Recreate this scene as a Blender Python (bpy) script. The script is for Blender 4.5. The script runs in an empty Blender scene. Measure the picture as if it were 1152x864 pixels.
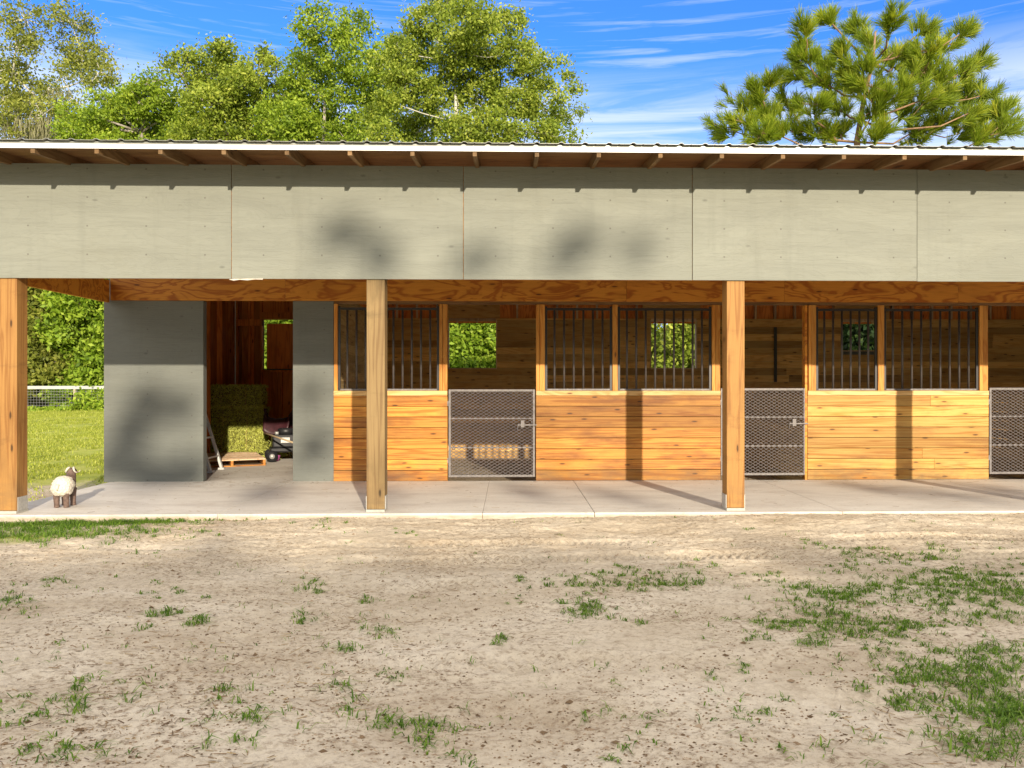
import bpy, math, random
import numpy as np
from mathutils import Vector, Matrix
random.seed(7); RS = np.random.RandomState(7)
scene = bpy.context.scene
COL = scene.collection
R = math.radians
H = 1.36            # eye height above the slab
TH = 0.026
F = 900.0
D = 8.51            # fascia plane
W = 11.28           # stall front plane
B = 16.2            # back wall plane
SUN = Vector((0.255, -1.0, 0.306)).normalized()

def at(px, py, Y):
    """point on the plane y=Y seen in direction (px,py) of a 1152x864 picture"""
    u = (px-596.6)/F; v = (py-432)/F
    dx = u*math.cos(TH)+math.sin(TH); dy = -u*math.sin(TH)+math.cos(TH)
    t = Y/dy
    return Vector((dx*t, Y, H-v*t))
def on_ground(px, py, z=-0.1):
    v = (py-432)/F; u = (px-596.6)/F
    t = (H-z)/v
    return Vector(((u*math.cos(TH)+math.sin(TH))*t, (-u*math.sin(TH)+math.cos(TH))*t, z))

# ------------------------------------------------------------------ helpers
def tag(o, label=None, cat=None, group=None, kind=None):
    if label: o['label'] = label
    if cat: o['category'] = cat
    if group: o['group'] = group
    if kind: o['kind'] = kind
    return o
def empty(name, loc=(0, 0, 0), rz=0):
    o = bpy.data.objects.new(name, None); COL.objects.link(o)
    o.location = loc; o.rotation_euler = (0, 0, rz); o.empty_display_size = .2
    return o
def copy_tree(o, parent=None):
    c = o.copy(); COL.objects.link(c); c.parent = parent
    for ch in list(o.children): copy_tree(ch, c)
    return c

class MB:
    def __init__(s): s.v = []; s.f = []; s.rnd = []; s.tone = []; s.sm = []
    def _add(s, vs, fs, rnd=None, tone=1.0, smooth=False):
        n = len(s.v); r = random.random() if rnd is None else rnd
        s.v += [tuple(p) for p in vs]; s.f += [tuple(i+n for i in q) for q in fs]
        s.rnd += [r]*len(vs); s.tone += [tone]*len(vs); s.sm += [smooth]*len(fs)
    def box(s, x0, x1, y0, y1, z0, z1, rnd=None, tone=1.0, M=None):
        vs = [Vector(p) for p in ((x0,y0,z0),(x1,y0,z0),(x1,y1,z0),(x0,y1,z0),(x0,y0,z1),(x1,y0,z1),(x1,y1,z1),(x0,y1,z1))]
        if M is not None: vs = [M@p for p in vs]
        s._add(vs, [(0,3,2,1),(4,5,6,7),(0,1,5,4),(1,2,6,5),(2,3,7,6),(3,0,4,7)], rnd, tone)
    def bar(s, a, b, w, h, up=(0,0,1), rnd=None, tone=1.0):
        a = Vector(a); b = Vector(b); d = (b-a); L = d.length; d.normalize()
        upv = Vector(up); r = d.cross(upv)
        if r.length < 1e-5: r = d.cross(Vector((0,1,0)))
        r.normalize(); u = r.cross(d)
        M = Matrix((r, d, u)).transposed().to_4x4(); M.translation = a
        s.box(-w/2, w/2, 0, L, -h/2, h/2, rnd, tone, M)
    def tube(s, pts, rad, n=8, smooth=True, rnd=None, tone=1.0, cap=True):
        pts = [Vector(p) for p in pts]
        if not hasattr(rad, '__len__'): rad = [rad]*len(pts)
        vs = []; fs = []; prev = None
        for i, p in enumerate(pts):
            d = (pts[min(i+1, len(pts)-1)]-pts[max(i-1, 0)]).normalized()
            a = d.cross(Vector((0,0,1))) if abs(d.z) < .95 else d.cross(Vector((0,1,0)))
            a.normalize()
            if prev is not None:
                a = (prev - d*prev.dot(d))
                a.normalize()
            prev = a; b = d.cross(a)
            for k in range(n):
                t = 2*math.pi*k/n
                vs.append(p+(a*math.cos(t)+b*math.sin(t))*rad[i])
        for i in range(len(pts)-1):
            for k in range(n):
                fs.append((i*n+k, i*n+(k+1)%n, (i+1)*n+(k+1)%n, (i+1)*n+k))
        if cap:
            fs.append(tuple(range(n-1, -1, -1))); fs.append(tuple((len(pts)-1)*n+k for k in range(n)))
        s._add(vs, fs, rnd, tone, smooth)
    def ball(s, c, r, n=12, m=8, M=None, tone=1.0):
        c = Vector(c); r = Vector(r) if hasattr(r, '__len__') else Vector((r, r, r))
        vs = [Vector((0,0,-1))]; fs = []
        for i in range(1, m):
            t = math.pi*i/m
            for k in range(n):
                q = 2*math.pi*k/n; vs.append(Vector((math.sin(t)*math.cos(q), math.sin(t)*math.sin(q), -math.cos(t))))
        vs.append(Vector((0,0,1))); L = len(vs)-1
        for k in range(n): fs.append((0, 1+(k+1)%n, 1+k)); fs.append((L, L-n+k, L-n+(k+1)%n))
        for i in range(m-2):
            for k in range(n):
                a = 1+i*n; fs.append((a+k, a+(k+1)%n, a+n+(k+1)%n, a+n+k))
        vs = [Vector((p.x*r.x, p.y*r.y, p.z*r.z)) for p in vs]
        if M is not None: vs = [M@p for p in vs]
        s._add([p+c for p in vs], fs, None, tone, True)
    def build(s, name, mat, parent=None, bevel=0):
        me = bpy.data.meshes.new(name); me.from_pydata(s.v, [], s.f); 
        for nm, arr in (('rnd', s.rnd), ('tone', s.tone)):
            a = me.attributes.new(nm, 'FLOAT', 'POINT'); a.data.foreach_set('value', arr)
        me.polygons.foreach_set('use_smooth', s.sm)
        me.materials.append(mat); me.update()
        o = bpy.data.objects.new(name, me); COL.objects.link(o)
        if parent: o.parent = parent
        if bevel:
            b = o.modifiers.new('bevel', 'BEVEL'); b.width = bevel; b.segments = 2; b.limit_method = 'ANGLE'
            b.harden_normals = False
        return o

def quad_mesh(name, V, mat, tint=None, parent=None, nper=4, smooth=False):
    """V: (N,nper,3) array of separate polygons"""
    V = np.asarray(V, dtype=np.float32); N = V.shape[0]
    me = bpy.data.meshes.new(name)
    me.vertices.add(N*nper); me.vertices.foreach_set('co', V.reshape(-1))
    me.loops.add(N*nper); me.loops.foreach_set('vertex_index', np.arange(N*nper, dtype=np.int32))
    me.polygons.add(N); me.polygons.foreach_set('loop_start', np.arange(0, N*nper, nper, dtype=np.int32))
    if tint is not None:
        a = me.attributes.new('tint', 'FLOAT', 'POINT'); a.data.foreach_set('value', np.repeat(tint, nper).astype(np.float32))
    me.update(calc_edges=True); me.materials.append(mat)
    if smooth: me.polygons.foreach_set('use_smooth', [True]*N)
    o = bpy.data.objects.new(name, me); COL.objects.link(o)
    if parent: o.parent = parent
    return o

# ------------------------------------------------------------------ materials
def new_mat(name):
    m = bpy.data.materials.new(name); m.use_nodes = True
    nt = m.node_tree; nt.nodes.clear()
    out = nt.nodes.new('ShaderNodeOutputMaterial'); b = nt.nodes.new('ShaderNodeBsdfPrincipled')
    nt.links.new(b.outputs[0], out.inputs[0]); b.inputs['Roughness'].default_value = .7
    b.inputs['Specular IOR Level'].default_value = .3
    return m, nt, b, out
class NT:
    def __init__(s, nt): s.nt = nt
    def n(s, t, **k):
        nd = s.nt.nodes.new('ShaderNode'+t)
        for a, v in k.items(): setattr(nd, a, v)
        return nd
    def put(s, sock, v):
        if isinstance(v, bpy.types.NodeSocket): s.nt.links.new(v, sock)
        elif v is not None:
            if hasattr(v, '__len__') and len(v) == 3 and sock.type == 'RGBA': v = (*v, 1)
            sock.default_value = v
    def math(s, op, a, b=None, c=None, clamp=False):
        nd = s.n('Math', operation=op, use_clamp=clamp)
        s.put(nd.inputs[0], a)
        if b is not None: s.put(nd.inputs[1], b)
        if c is not None: s.put(nd.inputs[2], c)
        return nd.outputs[0]
    def vmath(s, op, a, b=None):
        nd = s.n('VectorMath', operation=op); s.put(nd.inputs[0], a)
        if b is not None: s.put(nd.inputs[1], b)
        return nd.outputs[0]
    def mix(s, f, a, b, mode='MIX'):
        nd = s.n('Mix', data_type='RGBA', blend_type=mode)
        s.put(nd.inputs[0], f); s.put(nd.inputs[6], a); s.put(nd.inputs[7], b); return nd.outputs[2]
    def noise(s, vec, scale, detail=4, rough=.55, dist=0):
        nd = s.n('TexNoise'); s.put(nd.inputs['Vector'], vec); s.put(nd.inputs['Scale'], scale)
        nd.inputs['Detail'].default_value = detail; nd.inputs['Roughness'].default_value = rough; nd.inputs['Distortion'].default_value = dist
        return nd.outputs['Fac']
    def ramp(s, f, stops):
        nd = s.n('ValToRGB'); s.put(nd.inputs[0], f); e = nd.color_ramp.elements
        while len(e) < len(stops): e.new(.5)
        for i, (p, c) in enumerate(stops):
            e[i].position = p; e[i].color = (*c, 1) if hasattr(c, '__len__') else (c, c, c, 1)
        return nd.outputs[0]
    def rng(s, f, a, b, c, d):
        nd = s.n('MapRange', clamp=True); s.put(nd.inputs[0], f)
        for i, v in enumerate((a, b, c, d)): nd.inputs[1+i].default_value = v
        return nd.outputs[0]
    def attr(s, nm): return s.n('Attribute', attribute_name=nm).outputs['Fac']
    def obj(s): return s.n('TexCoord').outputs['Object']
    def scale(s, vec, sc): return s.vmath('MULTIPLY', vec, sc)
    def bump(s, h, strength, dist, normal=None):
        nd = s.n('Bump'); nd.inputs['Strength'].default_value = strength; nd.inputs['Distance'].default_value = dist
        s.put(nd.inputs['Height'], h)
        if normal is not None: s.put(nd.inputs['Normal'], normal)
        return nd.outputs[0]

def wood(name, light, mid, dark, axis='X', ring=16, knots=.5, rough=.6, var=.35, stain=.3, across=1.0, along=.35):
    m, nt, b, out = new_mat(name); q = NT(nt)
    p = q.obj(); r = q.attr('rnd')
    off = q.n('CombineXYZ'); q.put(off.inputs[0], q.math('MULTIPLY', r, 37.)); q.put(off.inputs[1], q.math('MULTIPLY', r, 11.)); q.put(off.inputs[2], q.math('MULTIPLY', r, 23.))
    p = q.vmath('ADD', p, off.outputs[0])
    lo, hi = along, 3.2*across
    sc = {'X': (lo, hi, hi), 'Y': (hi, lo, hi), 'Z': (hi, hi, lo)}[axis]
    n1 = q.noise(q.scale(p, sc), 1.6, 3, .5, .9)
    rings = q.math('SINE', q.math('MULTIPLY', n1, ring*math.pi))
    rings = q.rng(rings, -.6, 1.0, 0, 1)
    sf = {'X': (3, 160, 160), 'Y': (160, 3, 160), 'Z': (160, 160, 3)}[axis]
    fib = q.noise(q.scale(p, sf), 1.0, 4, .6)
    col = q.mix(q.math('POWER', rings, 2.2), light, mid)
    col = q.mix(q.rng(fib, .42, .75, 0, .55), col, mid)
    big = q.noise(q.scale(p, {'X': (.8, 2.5, 2.5), 'Y': (2.5, .8, 2.5), 'Z': (2.5, 2.5, .8)}[axis]), 1.1, 5, .6)
    col = q.mix(q.rng(big, .5, .78, 0, stain*1.6), col, dark)
    # knots
    vk = q.n('TexVoronoi', feature='F1', voronoi_dimensions='2D')
    wob = q.scale(q.vmath('SUBTRACT', q.n('TexNoise').outputs['Color'], (.5, .5, .5)), (.02, .02, .02))
    sv = q.n('SeparateXYZ'); nt.links.new(q.vmath('ADD', p, wob), sv.inputs[0]); cv = q.n('CombineXYZ')
    ua, va = {'X': (0, 2), 'Y': (1, 2), 'Z': (0, 2)}[axis]
    q.put(cv.inputs[0], q.math('MULTIPLY', sv.outputs[ua], 1.9 if axis != 'Z' else 6.5)); q.put(cv.inputs[1], q.math('MULTIPLY', sv.outputs[va], 7.0 if axis != 'Z' else 1.9))
    nt.links.new(cv.outputs[0], vk.inputs['Vector']); vk.inputs['Scale'].default_value = 1
    kd = vk.outputs['Distance']
    sel = q.math('GREATER_THAN', q.n('SeparateColor').outputs[0], 0) if False else None
    sp = q.n('SeparateColor'); nt.links.new(vk.outputs['Color'], sp.inputs[0])
    ksel = q.math('LESS_THAN', sp.outputs[0], knots*.62)
    kn = q.math('MULTIPLY', q.rng(kd, .045, .10, 1, 0), ksel)
    halo = q.math('MULTIPLY', q.rng(kd, .08, .30, .5, 0), ksel)
    col = q.mix(halo, col, mid); col = q.mix(q.math('MULTIPLY', kn, .85), col, tuple(c*.35 for c in dark))
    tv = q.rng(r, 0, 1, 1-var, 1+var*.6)
    tv = q.math('MULTIPLY', tv, q.attr('tone'))
    cc = q.n('CombineColor'); [q.put(cc.inputs[i], tv) for i in range(3)]
    col = q.mix(1.0, col, cc.outputs[0], 'MULTIPLY')
    sx = q.n('SeparateXYZ'); nt.links.new(q.obj(), sx.inputs[0])
    if axis in 'XZ' and knots >= .45:
        splash = q.math('MULTIPLY', q.rng(sx.outputs[2], .45, .0, 0, 1), q.rng(q.noise(q.scale(q.obj(), (2.2, 2, 5)), 1.5, 6, .7), .40, .66, 0, .6))
        col = q.mix(splash, col, (.12,.085,.05))
        ns = q.noise(q.scale(q.obj(), (1.1, 1, 3.5)), 1.3, 6, .7)
        col = q.mix(q.rng(ns, .56, .72, 0, .45), col, tuple(c*.9 for c in dark))
    # little hue shift by board
    col = q.mix(q.rng(q.math('FRACT', q.math('MULTIPLY', r, 7.3)), 0, 1, 0, .22), col, q.mix(1.0, col, (1.0, .78, .6), 'MULTIPLY'))
    q.put(b.inputs['Base Color'], col); b.inputs['Roughness'].default_value = rough
    h = q.math('ADD', q.math('MULTIPLY', fib, .6), q.math('MULTIPLY', rings, .25))
    q.put(b.inputs['Normal'], q.bump(h, .35, .004))
    return m

def painted_ply(name, base, sheen=.7, rust=True):
    m, nt, b, out = new_mat(name); q = NT(nt); p = q.obj()
    r = q.attr('rnd'); off = q.n('CombineXYZ'); q.put(off.inputs[0], q.math('MULTIPLY', r, 31.)); q.put(off.inputs[2], q.math('MULTIPLY', r, 17.))
    p = q.vmath('ADD', p, off.outputs[0])
    n1 = q.noise(q.scale(p, (.5, 2, 2.6)), 1.5, 5, .6, .6)
    grain = q.noise(q.scale(p, (2.2, 60, 60)), 1.0, 5, .65, .3)
    lines = q.rng(q.math('SINE', q.math('MULTIPLY', n1, 90.)), .2, 1, 0, 1)
    col = q.mix(q.rng(n1, .3, .7, 0, 1), tuple(c*.90 for c in base), tuple(min(1, c*1.07) for c in base))
    col = q.mix(q.rng(grain, .52, .74, 0, .38), col, tuple(c*.62 for c in base))
    col = q.mix(q.math('MULTIPLY', lines, .10), col, tuple(c*.6 for c in base))
    v = q.n('TexVoronoi'); q.put(v.inputs['Vector'], q.scale(p, (2.2, 2.2, 4.6))); v.inputs['Scale'].default_value = 1
    sp = q.n('SeparateColor'); nt.links.new(v.outputs['Color'], sp.inputs[0])
    kn = q.math('MULTIPLY', q.rng(v.outputs['Distance'], .025, .085, 1, 0), q.math('LESS_THAN', sp.outputs[0], .42))
    col = q.mix(q.math('MULTIPLY', kn, .55), col, tuple(c*.4 for c in base))
    o_ = q.n('SeparateXYZ'); nt.links.new(q.obj(), o_.inputs[0])
    fx = q.math('SUBTRACT', q.math('FRACT', q.math('DIVIDE', q.math('ADD', o_.outputs[0], 2.93-.03), .6115)), .5); fz = q.math('SUBTRACT', q.math('FRACT', q.math('DIVIDE', q.math('ADD', o_.outputs[2], .13), .3)), .5)
    dd = q.math('SQRT', q.math('ADD', q.math('POWER', q.math('MULTIPLY', q.math('ABSOLUTE', fx), .6115), 2.), q.math('POWER', q.math('MULTIPLY', q.math('ABSOLUTE', fz), .3), 2.)))
    col = q.mix(q.rng(dd, .006, .012, .55, 0), col, (.06,.05,.04))
    run = q.noise(q.scale(p, (7, 7, .5)), 1.0, 4, .6); col = q.mix(q.rng(run, .56, .75, 0, .22), col, tuple(c*.62 for c in base))
    dirt = q.noise(p, 1.3, 6, .7)
    col = q.mix(q.rng(dirt, .52, .8, 0, .22), col, (base[0]*.8, base[1]*.72, base[2]*.55))
    tv = q.rng(r, 0, 1, .92, 1.06); cc = q.n('CombineColor'); [q.put(cc.inputs[i], tv) for i in range(3)]
    col = q.mix(1.0, col, cc.outputs[0], 'MULTIPLY')
    q.put(b.inputs['Base Color'], col); b.inputs['Roughness'].default_value = sheen
    q.put(b.inputs['Normal'], q.bump(q.math('ADD', grain, q.math('MULTIPLY', lines, .3)), .45, .006))
    return m

def simple(name, col, rough=.6, metal=0, var=.25, scale=8, bump=.15, spec=.4):
    m, nt, b, out = new_mat(name); q = NT(nt); p = q.obj()
    n = q.noise(p, scale, 6, .65)
    c = q.mix(q.rng(n, .3, .7, 0, 1), tuple(x*(1-var) for x in col), tuple(min(1, x*(1+var)) for x in col))
    q.put(b.inputs['Base Color'], c); b.inputs['Roughness'].default_value = rough; b.inputs['Metallic'].default_value = metal
    b.inputs['Specular IOR Level'].default_value = spec
    q.put(b.inputs['Normal'], q.bump(q.noise(p, scale*12, 3), bump, .003))
    return m

def leafy(name, a, b_, c, trans=.35, rough=.55):
    m, nt, b, out = new_mat(name); q = NT(nt)
    t = q.attr('tint')
    col = q.ramp(t, [(0, a), (.5, b_), (1, c)])
    q.put(b.inputs['Base Color'], col); b.inputs['Roughness'].default_value = rough; b.inputs['Specular IOR Level'].default_value = .25
    tr = q.n('BsdfTranslucent'); q.put(tr.inputs[0], q.mix(1.0, col, (1.0, 1.05, .55), 'MULTIPLY'))
    mx = q.n('MixShader'); mx.inputs[0].default_value = trans
    nt.links.new(b.outputs[0], mx.inputs[1]); nt.links.new(tr.outputs[0], mx.inputs[2]); nt.links.new(mx.outputs[0], out.inputs[0])
    return m

M = {}
M['post'] = wood('post_wood', (.38,.205,.06), (.27,.125,.033), (.12,.06,.022), 'Z', 12, .45, .65, .2, .45, across=1.5, along=.2)
M['post_pale'] = wood('post_wood_pale', (.32,.225,.10), (.22,.14,.06), (.08,.055,.025), 'Z', 12, .45, .7, .2, .6, across=1.5, along=.2)
M['boards'] = wood('pine_boards', (.66,.31,.055), (.44,.16,.018), (.20,.065,.016), 'X', 15, .75, .5, .5, .75, across=1.6, along=.16)
M['boards_fresh'] = wood('pine_boards_fresh', (.68,.42,.115), (.50,.235,.04), (.28,.11,.03), 'X', 13, .8, .55, .35, .5, across=1.6, along=.16)
M['header'] = wood('header_plywood', (.68,.30,.04), (.40,.125,.014), (.2,.06,.012), 'X', 11, .5, .5, .12, .15, across=.85, along=.75)
M['trim'] = wood('pine_trim', (.68,.33,.07), (.52,.20,.03), (.28,.10,.02), 'Z', 14, .25, .55, .2, .2)
M['sill'] = wood('sill_wood', (.72,.50,.22), (.58,.34,.12), (.34,.17,.05), 'X', 14, .2, .55, .15, .15)
M['inner'] = wood('inner_boards', (.82,.53,.20), (.68,.38,.11), (.26,.12,.035), 'X', 14, .7, .7, .4, .4)
M['inner_y'] = wood('divider_boards', (.66,.50,.24), (.52,.36,.16), (.22,.12,.05), 'Y', 14, .6, .7, .25, .4)
M['tack'] = wood('tack_boards', (.74,.28,.06), (.55,.16,.03), (.2,.055,.012), 'Z', 12, .4, .6, .35, .4)
M['gap_shade_wood'] = wood('gap_shade_wood', (.12,.06,.02), (.09,.04,.015), (.05,.02,.01), 'X')
M['stud'] = wood('stud_wood', (.66,.50,.34), (.5,.34,.2), (.26,.14,.07), 'Z', 10, .3, .7, .3, .3)
M['rafter'] = wood('rafter_wood', (.24,.15,.07), (.17,.10,.04), (.09,.05,.02), 'Y', 12, .3, .7, .3, .3)
M['deck'] = wood('roof_deck_wood', (.24,.14,.06), (.17,.09,.035), (.08,.045,.02), 'X', 14, .3, .7, .2, .4)
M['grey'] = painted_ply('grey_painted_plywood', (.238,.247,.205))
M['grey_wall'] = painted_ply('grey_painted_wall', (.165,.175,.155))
M['white_metal'] = simple('white_trim_metal', (.80,.79,.75), .4, 0, .05, 3, .05)
M['roof_metal'] = simple('roof_metal', (.30,.31,.28), .45, .4, .12, 5, .05)
M['black_metal'] = simple('black_steel', (.022,.02,.02), .38, 0, .3, 20, .1, .6)
M['grey_steel'] = simple('weathered_steel', (.17,.155,.15), .5, .25, .35, 30, .2, .5)
M['bar_metal'] = simple('dull_steel_bars', (.085,.075,.07), .42, .2, .3, 20, .1, .6)
M['mesh_metal'] = simple('expanded_mesh_steel', (.21,.19,.19), .5, .2, .25, 30, .1, .5)
M['galv'] = simple('galvanised_steel', (.50,.50,.47), .5, .5, .2, 40, .1)
M['plate'] = simple('pale_base_plate', (.42,.41,.36), .6, .1, .12, 30, .1)
M['bounce_pale'] = simple('pale_bounce_sheet', (.84,.80,.70), .8, 0, .05, 3, .05)
M['white_paint'] = simple('pale_aluminium', (.62,.62,.60), .5, .2, .1, 20, .1)
M['black_plastic'] = simple('black_plastic', (.018,.018,.02), .45, 0, .3, 10, .1, .5)
M['dark_maroon'] = simple('maroon_leather', (.045,.012,.016), .45, 0, .4, 14, .3, .5)
M['purple'] = simple('magenta_plastic', (.38,.08,.26), .4, 0, .1, 10, .1)
M['pole_wood'] = simple('pale_tool_wood', (.58,.45,.28), .6, 0, .2, 30, .1)
M['straw'] = leafy('straw', (.22,.22,.035), (.52,.55,.10), (.80,.84,.26), .25, .8)
M['bale_core'] = simple('bale_core', (.10,.095,.025), .95, 0, .6, 30, .8)
M['twine'] = simple('twine', (.5,.35,.12), .8, 0, .2, 30, .2)
M['brown_figure'] = simple('figure_brown', (.13,.085,.065), .7, 0, .5, 22, .6)
M['white_figure'] = simple('figure_white', (.62,.57,.47), .75, 0, .08, 12, .5)
M['rail'] = simple('fence_rail_grey', (.40,.41,.41), .6, .1, .1, 3, .1)
M['fencepost'] = simple('fence_post_wood', (.42,.36,.24), .8, 0, .25, 8, .3)
M['wire'] = simple('fence_wire', (.25,.25,.25), .5, .6, .1, 3, .1)
M['bark'] = simple('oak_bark', (.34,.30,.25), .9, 0, .45, 5, .8)
M['bark_pale'] = simple('pale_bark', (.55,.52,.44), .9, 0, .25, 5, .5)
M['bark_pine'] = simple('pine_bark', (.26,.16,.09), .9, 0, .45, 8, .8)
M['leaf_olive'] = leafy('oak_leaves', (.07,.095,.016), (.23,.26,.04), (.42,.43,.09))
M['leaf_green'] = leafy('green_leaves', (.06,.105,.010), (.215,.32,.022), (.42,.50,.055))
M['leaf_yellow'] = leafy('yellow_green_leaves', (.065,.105,.014), (.225,.30,.03), (.46,.50,.08))
M['leaf_bright'] = leafy('willow_leaves', (.07,.13,.012), (.22,.34,.025), (.40,.50,.06))
M['leaf_dark'] = leafy('dark_leaves', (.008,.02,.008), (.02,.045,.012), (.06,.10,.02))
M['needles'] = leafy('pine_needles', (.07,.11,.012), (.27,.36,.025), (.60,.58,.07), .45)
M['moss'] = leafy('hanging_moss', (.13,.125,.07), (.24,.23,.13), (.36,.34,.2), .3, .9)
M['grass'] = leafy('grass_blades', (.06,.13,.014), (.17,.30,.03), (.38,.48,.09), .4)
M['lawn'] = leafy('lawn_blades', (.17,.21,.03), (.36,.41,.05), (.62,.60,.17), .35)

def concrete():
    m, nt, b, out = new_mat('concrete'); q = NT(nt); p = q.obj()
    n = q.noise(q.scale(p, (.7, 1.6, 1)), 1.6, 7, .65, .4); n2 = q.noise(p, 45, 4, .7)
    col = q.ramp(n, [(.25, (.50,.455,.40)), (.5, (.64,.60,.53)), (.75, (.72,.68,.61))])
    st = q.noise(q.vmath('ADD', q.scale(p, (.5, 1.6, 1)), (5, 2, 0)), 1.1, 3, .5, 1.5)
    band = q.math('MULTIPLY', q.rng(q.math('ABSOLUTE', q.math('SUBTRACT', st, .5)), 0, .012, 1, 0), .22)
    col = q.mix(band, col, (.34,.22,.13))
    col = q.mix(q.rng(n2, .45, .8, 0, .25), col, (.30,.26,.2))
    sp = q.n('SeparateXYZ'); nt.links.new(p, sp.inputs[0])
    col = q.mix(q.math('MULTIPLY', q.rng(sp.outputs[2], -.006, -.03, 0, .75), q.rng(q.noise(q.scale(p, (6, 1, 25)), 1, 4, .6), .3, .6, .5, 1)), col, (.33,.25,.17))
    spk = q.noise(p, 9, 5, .75); col = q.mix(q.math('MULTIPLY', q.rng(spk, .56, .68, 0, .5), q.rng(sp.outputs[1], 9.6, 8.4, .15, 1)), col, (.36,.28,.19))
    q.put(b.inputs['Base Color'], col); b.inputs['Roughness'].default_value = .85
    q.put(b.inputs['Normal'], q.bump(n2, .15, .003)); return m
M['concrete'] = concrete()

def ground_mat():
    m, nt, b, out = new_mat('sandy_ground'); q = NT(nt); p = q.obj()
    n1 = q.noise(q.scale(p, (.6, 1.2, 1)), 1.3, 6, .65, .3)
    n2 = q.noise(p, 14, 6, .7); n3 = q.noise(p, 90, 4, .7)
    sand = q.ramp(n1, [(.28, (.48,.39,.275)), (.5, (.62,.53,.395)), (.72, (.73,.645,.505))])
    sand = q.mix(q.rng(n2, .50, .68, 0, .42), sand, (.26,.18,.11))
    litter = q.noise(q.scale(p, (1, 1.4, 1)), 26, 5, .75)
    patch = q.noise(q.vmath('ADD', p, (3, 9, 0)), .9, 4, .6)
    sand = q.mix(q.math('MULTIPLY', q.rng(litter, .50, .64, 0, 1), q.rng(patch, .38, .60, .2, .9)), sand, (.17,.105,.055))
    sand = q.mix(q.rng(n3, .5, .8, 0, .3), sand, (.26,.18,.12))
    fib = q.noise(q.scale(p, (10, 60, 10)), 1, 3, .6)
    sand = q.mix(q.rng(fib, .62, .72, 0, .4), sand, (.22,.15,.09))
    g = q.ramp(q.noise(p, .9, 6, .7), [(.3, (.20,.25,.03)), (.5, (.32,.36,.05)), (.72, (.52,.50,.15))])
    g = q.mix(q.rng(n2, .45, .8, 0, .5), g, (.40,.36,.18))
    mk = q.attr('mask')
    mk2 = q.rng(q.math('ADD', mk, q.math('MULTIPLY', q.math('SUBTRACT', q.noise(p, 3, 5, .7), .5), .9)), .35, .65, 0, 1)
    col = q.mix(mk2, sand, g)
    q.put(b.inputs['Base Color'], col); b.inputs['Roughness'].default_value = .95; b.inputs['Specular IOR Level'].default_value = .15
    h = q.math('ADD', q.math('MULTIPLY', n2, .7), q.math('ADD', q.math('MULTIPLY', n3, .3), q.math('MULTIPLY', litter, .5)))
    q.put(b.inputs['Normal'], q.bump(h, .9, .02)); return m
M['ground'] = ground_mat()

# ------------------------------------------------------------------ noise in numpy
def vnoise(x, y, seed=0):
    def h(i, j): 
        v = np.sin(i*127.1+j*311.7+seed*74.7)*43758.5453
        return v-np.floor(v)
    xi = np.floor(x); yi = np.floor(y); fx = x-xi; fy = y-yi
    fx = fx*fx*(3-2*fx); fy = fy*fy*(3-2*fy)
    return (h(xi, yi)*(1-fx)+h(xi+1, yi)*fx)*(1-fy)+(h(xi, yi+1)*(1-fx)+h(xi+1, yi+1)*fx)*fy
def fbm(x, y, o=4, seed=0):
    s = 0; a = .5
    for k in range(o): s = s+a*vnoise(x*2**k, y*2**k, seed+k); a *= .5
    return s
def gh(x, y):
    """ground height"""
    x = np.asarray(x, float); y = np.asarray(y, float)
    z = -.10+(.038+.022*np.clip((x+1)/5, 0, 1))*np.clip((x+4.2)/2, 0, 1)*np.exp(-((y-8.4)/.45)**2)+.012*np.exp(-((y-8.35)/.35)**2)
    near = np.clip((9.2-y)/1.0, 0, 1)*np.clip((9-np.abs(x))/2, 0, 1)
    d = (fbm(x*.8, y*.9, 4, 3)-.47)*.10+(fbm(x*4, y*9, 4, 11)-.47)*.03+(fbm(x*22, y*26, 3, 21)-.43)*.018
    for (yc, w, ph, k) in ((7.35,.12,0,1.0),(6.55,.16,1,1.0),(5.65,.14,2,.9),(5.05,.16,3,1.0),(4.3,.12,4,.8),(3.75,.13,5,.8)):
        yy = yc+.18*np.sin(x*.25+ph)+.04*x*((ph % 3)-1)*.3
        prof = np.exp(-((y-yy)/w)**4)
        pres = np.clip((fbm(x*.5+ph*9, y*.5, 3, 40)-.30)*5, 0, 1)*np.clip((x+2.5)/2.5, .25, 1)
        tread = np.sin(x*2*np.pi/.075+np.abs(y-yy)*30)
        d = d-prof*pres*k*.018+prof*pres*tread*.015*k
        d = d+np.exp(-((np.abs(y-yy)-w*1.25)/.045)**2)*pres*.010*k
    return z+d*near

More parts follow.
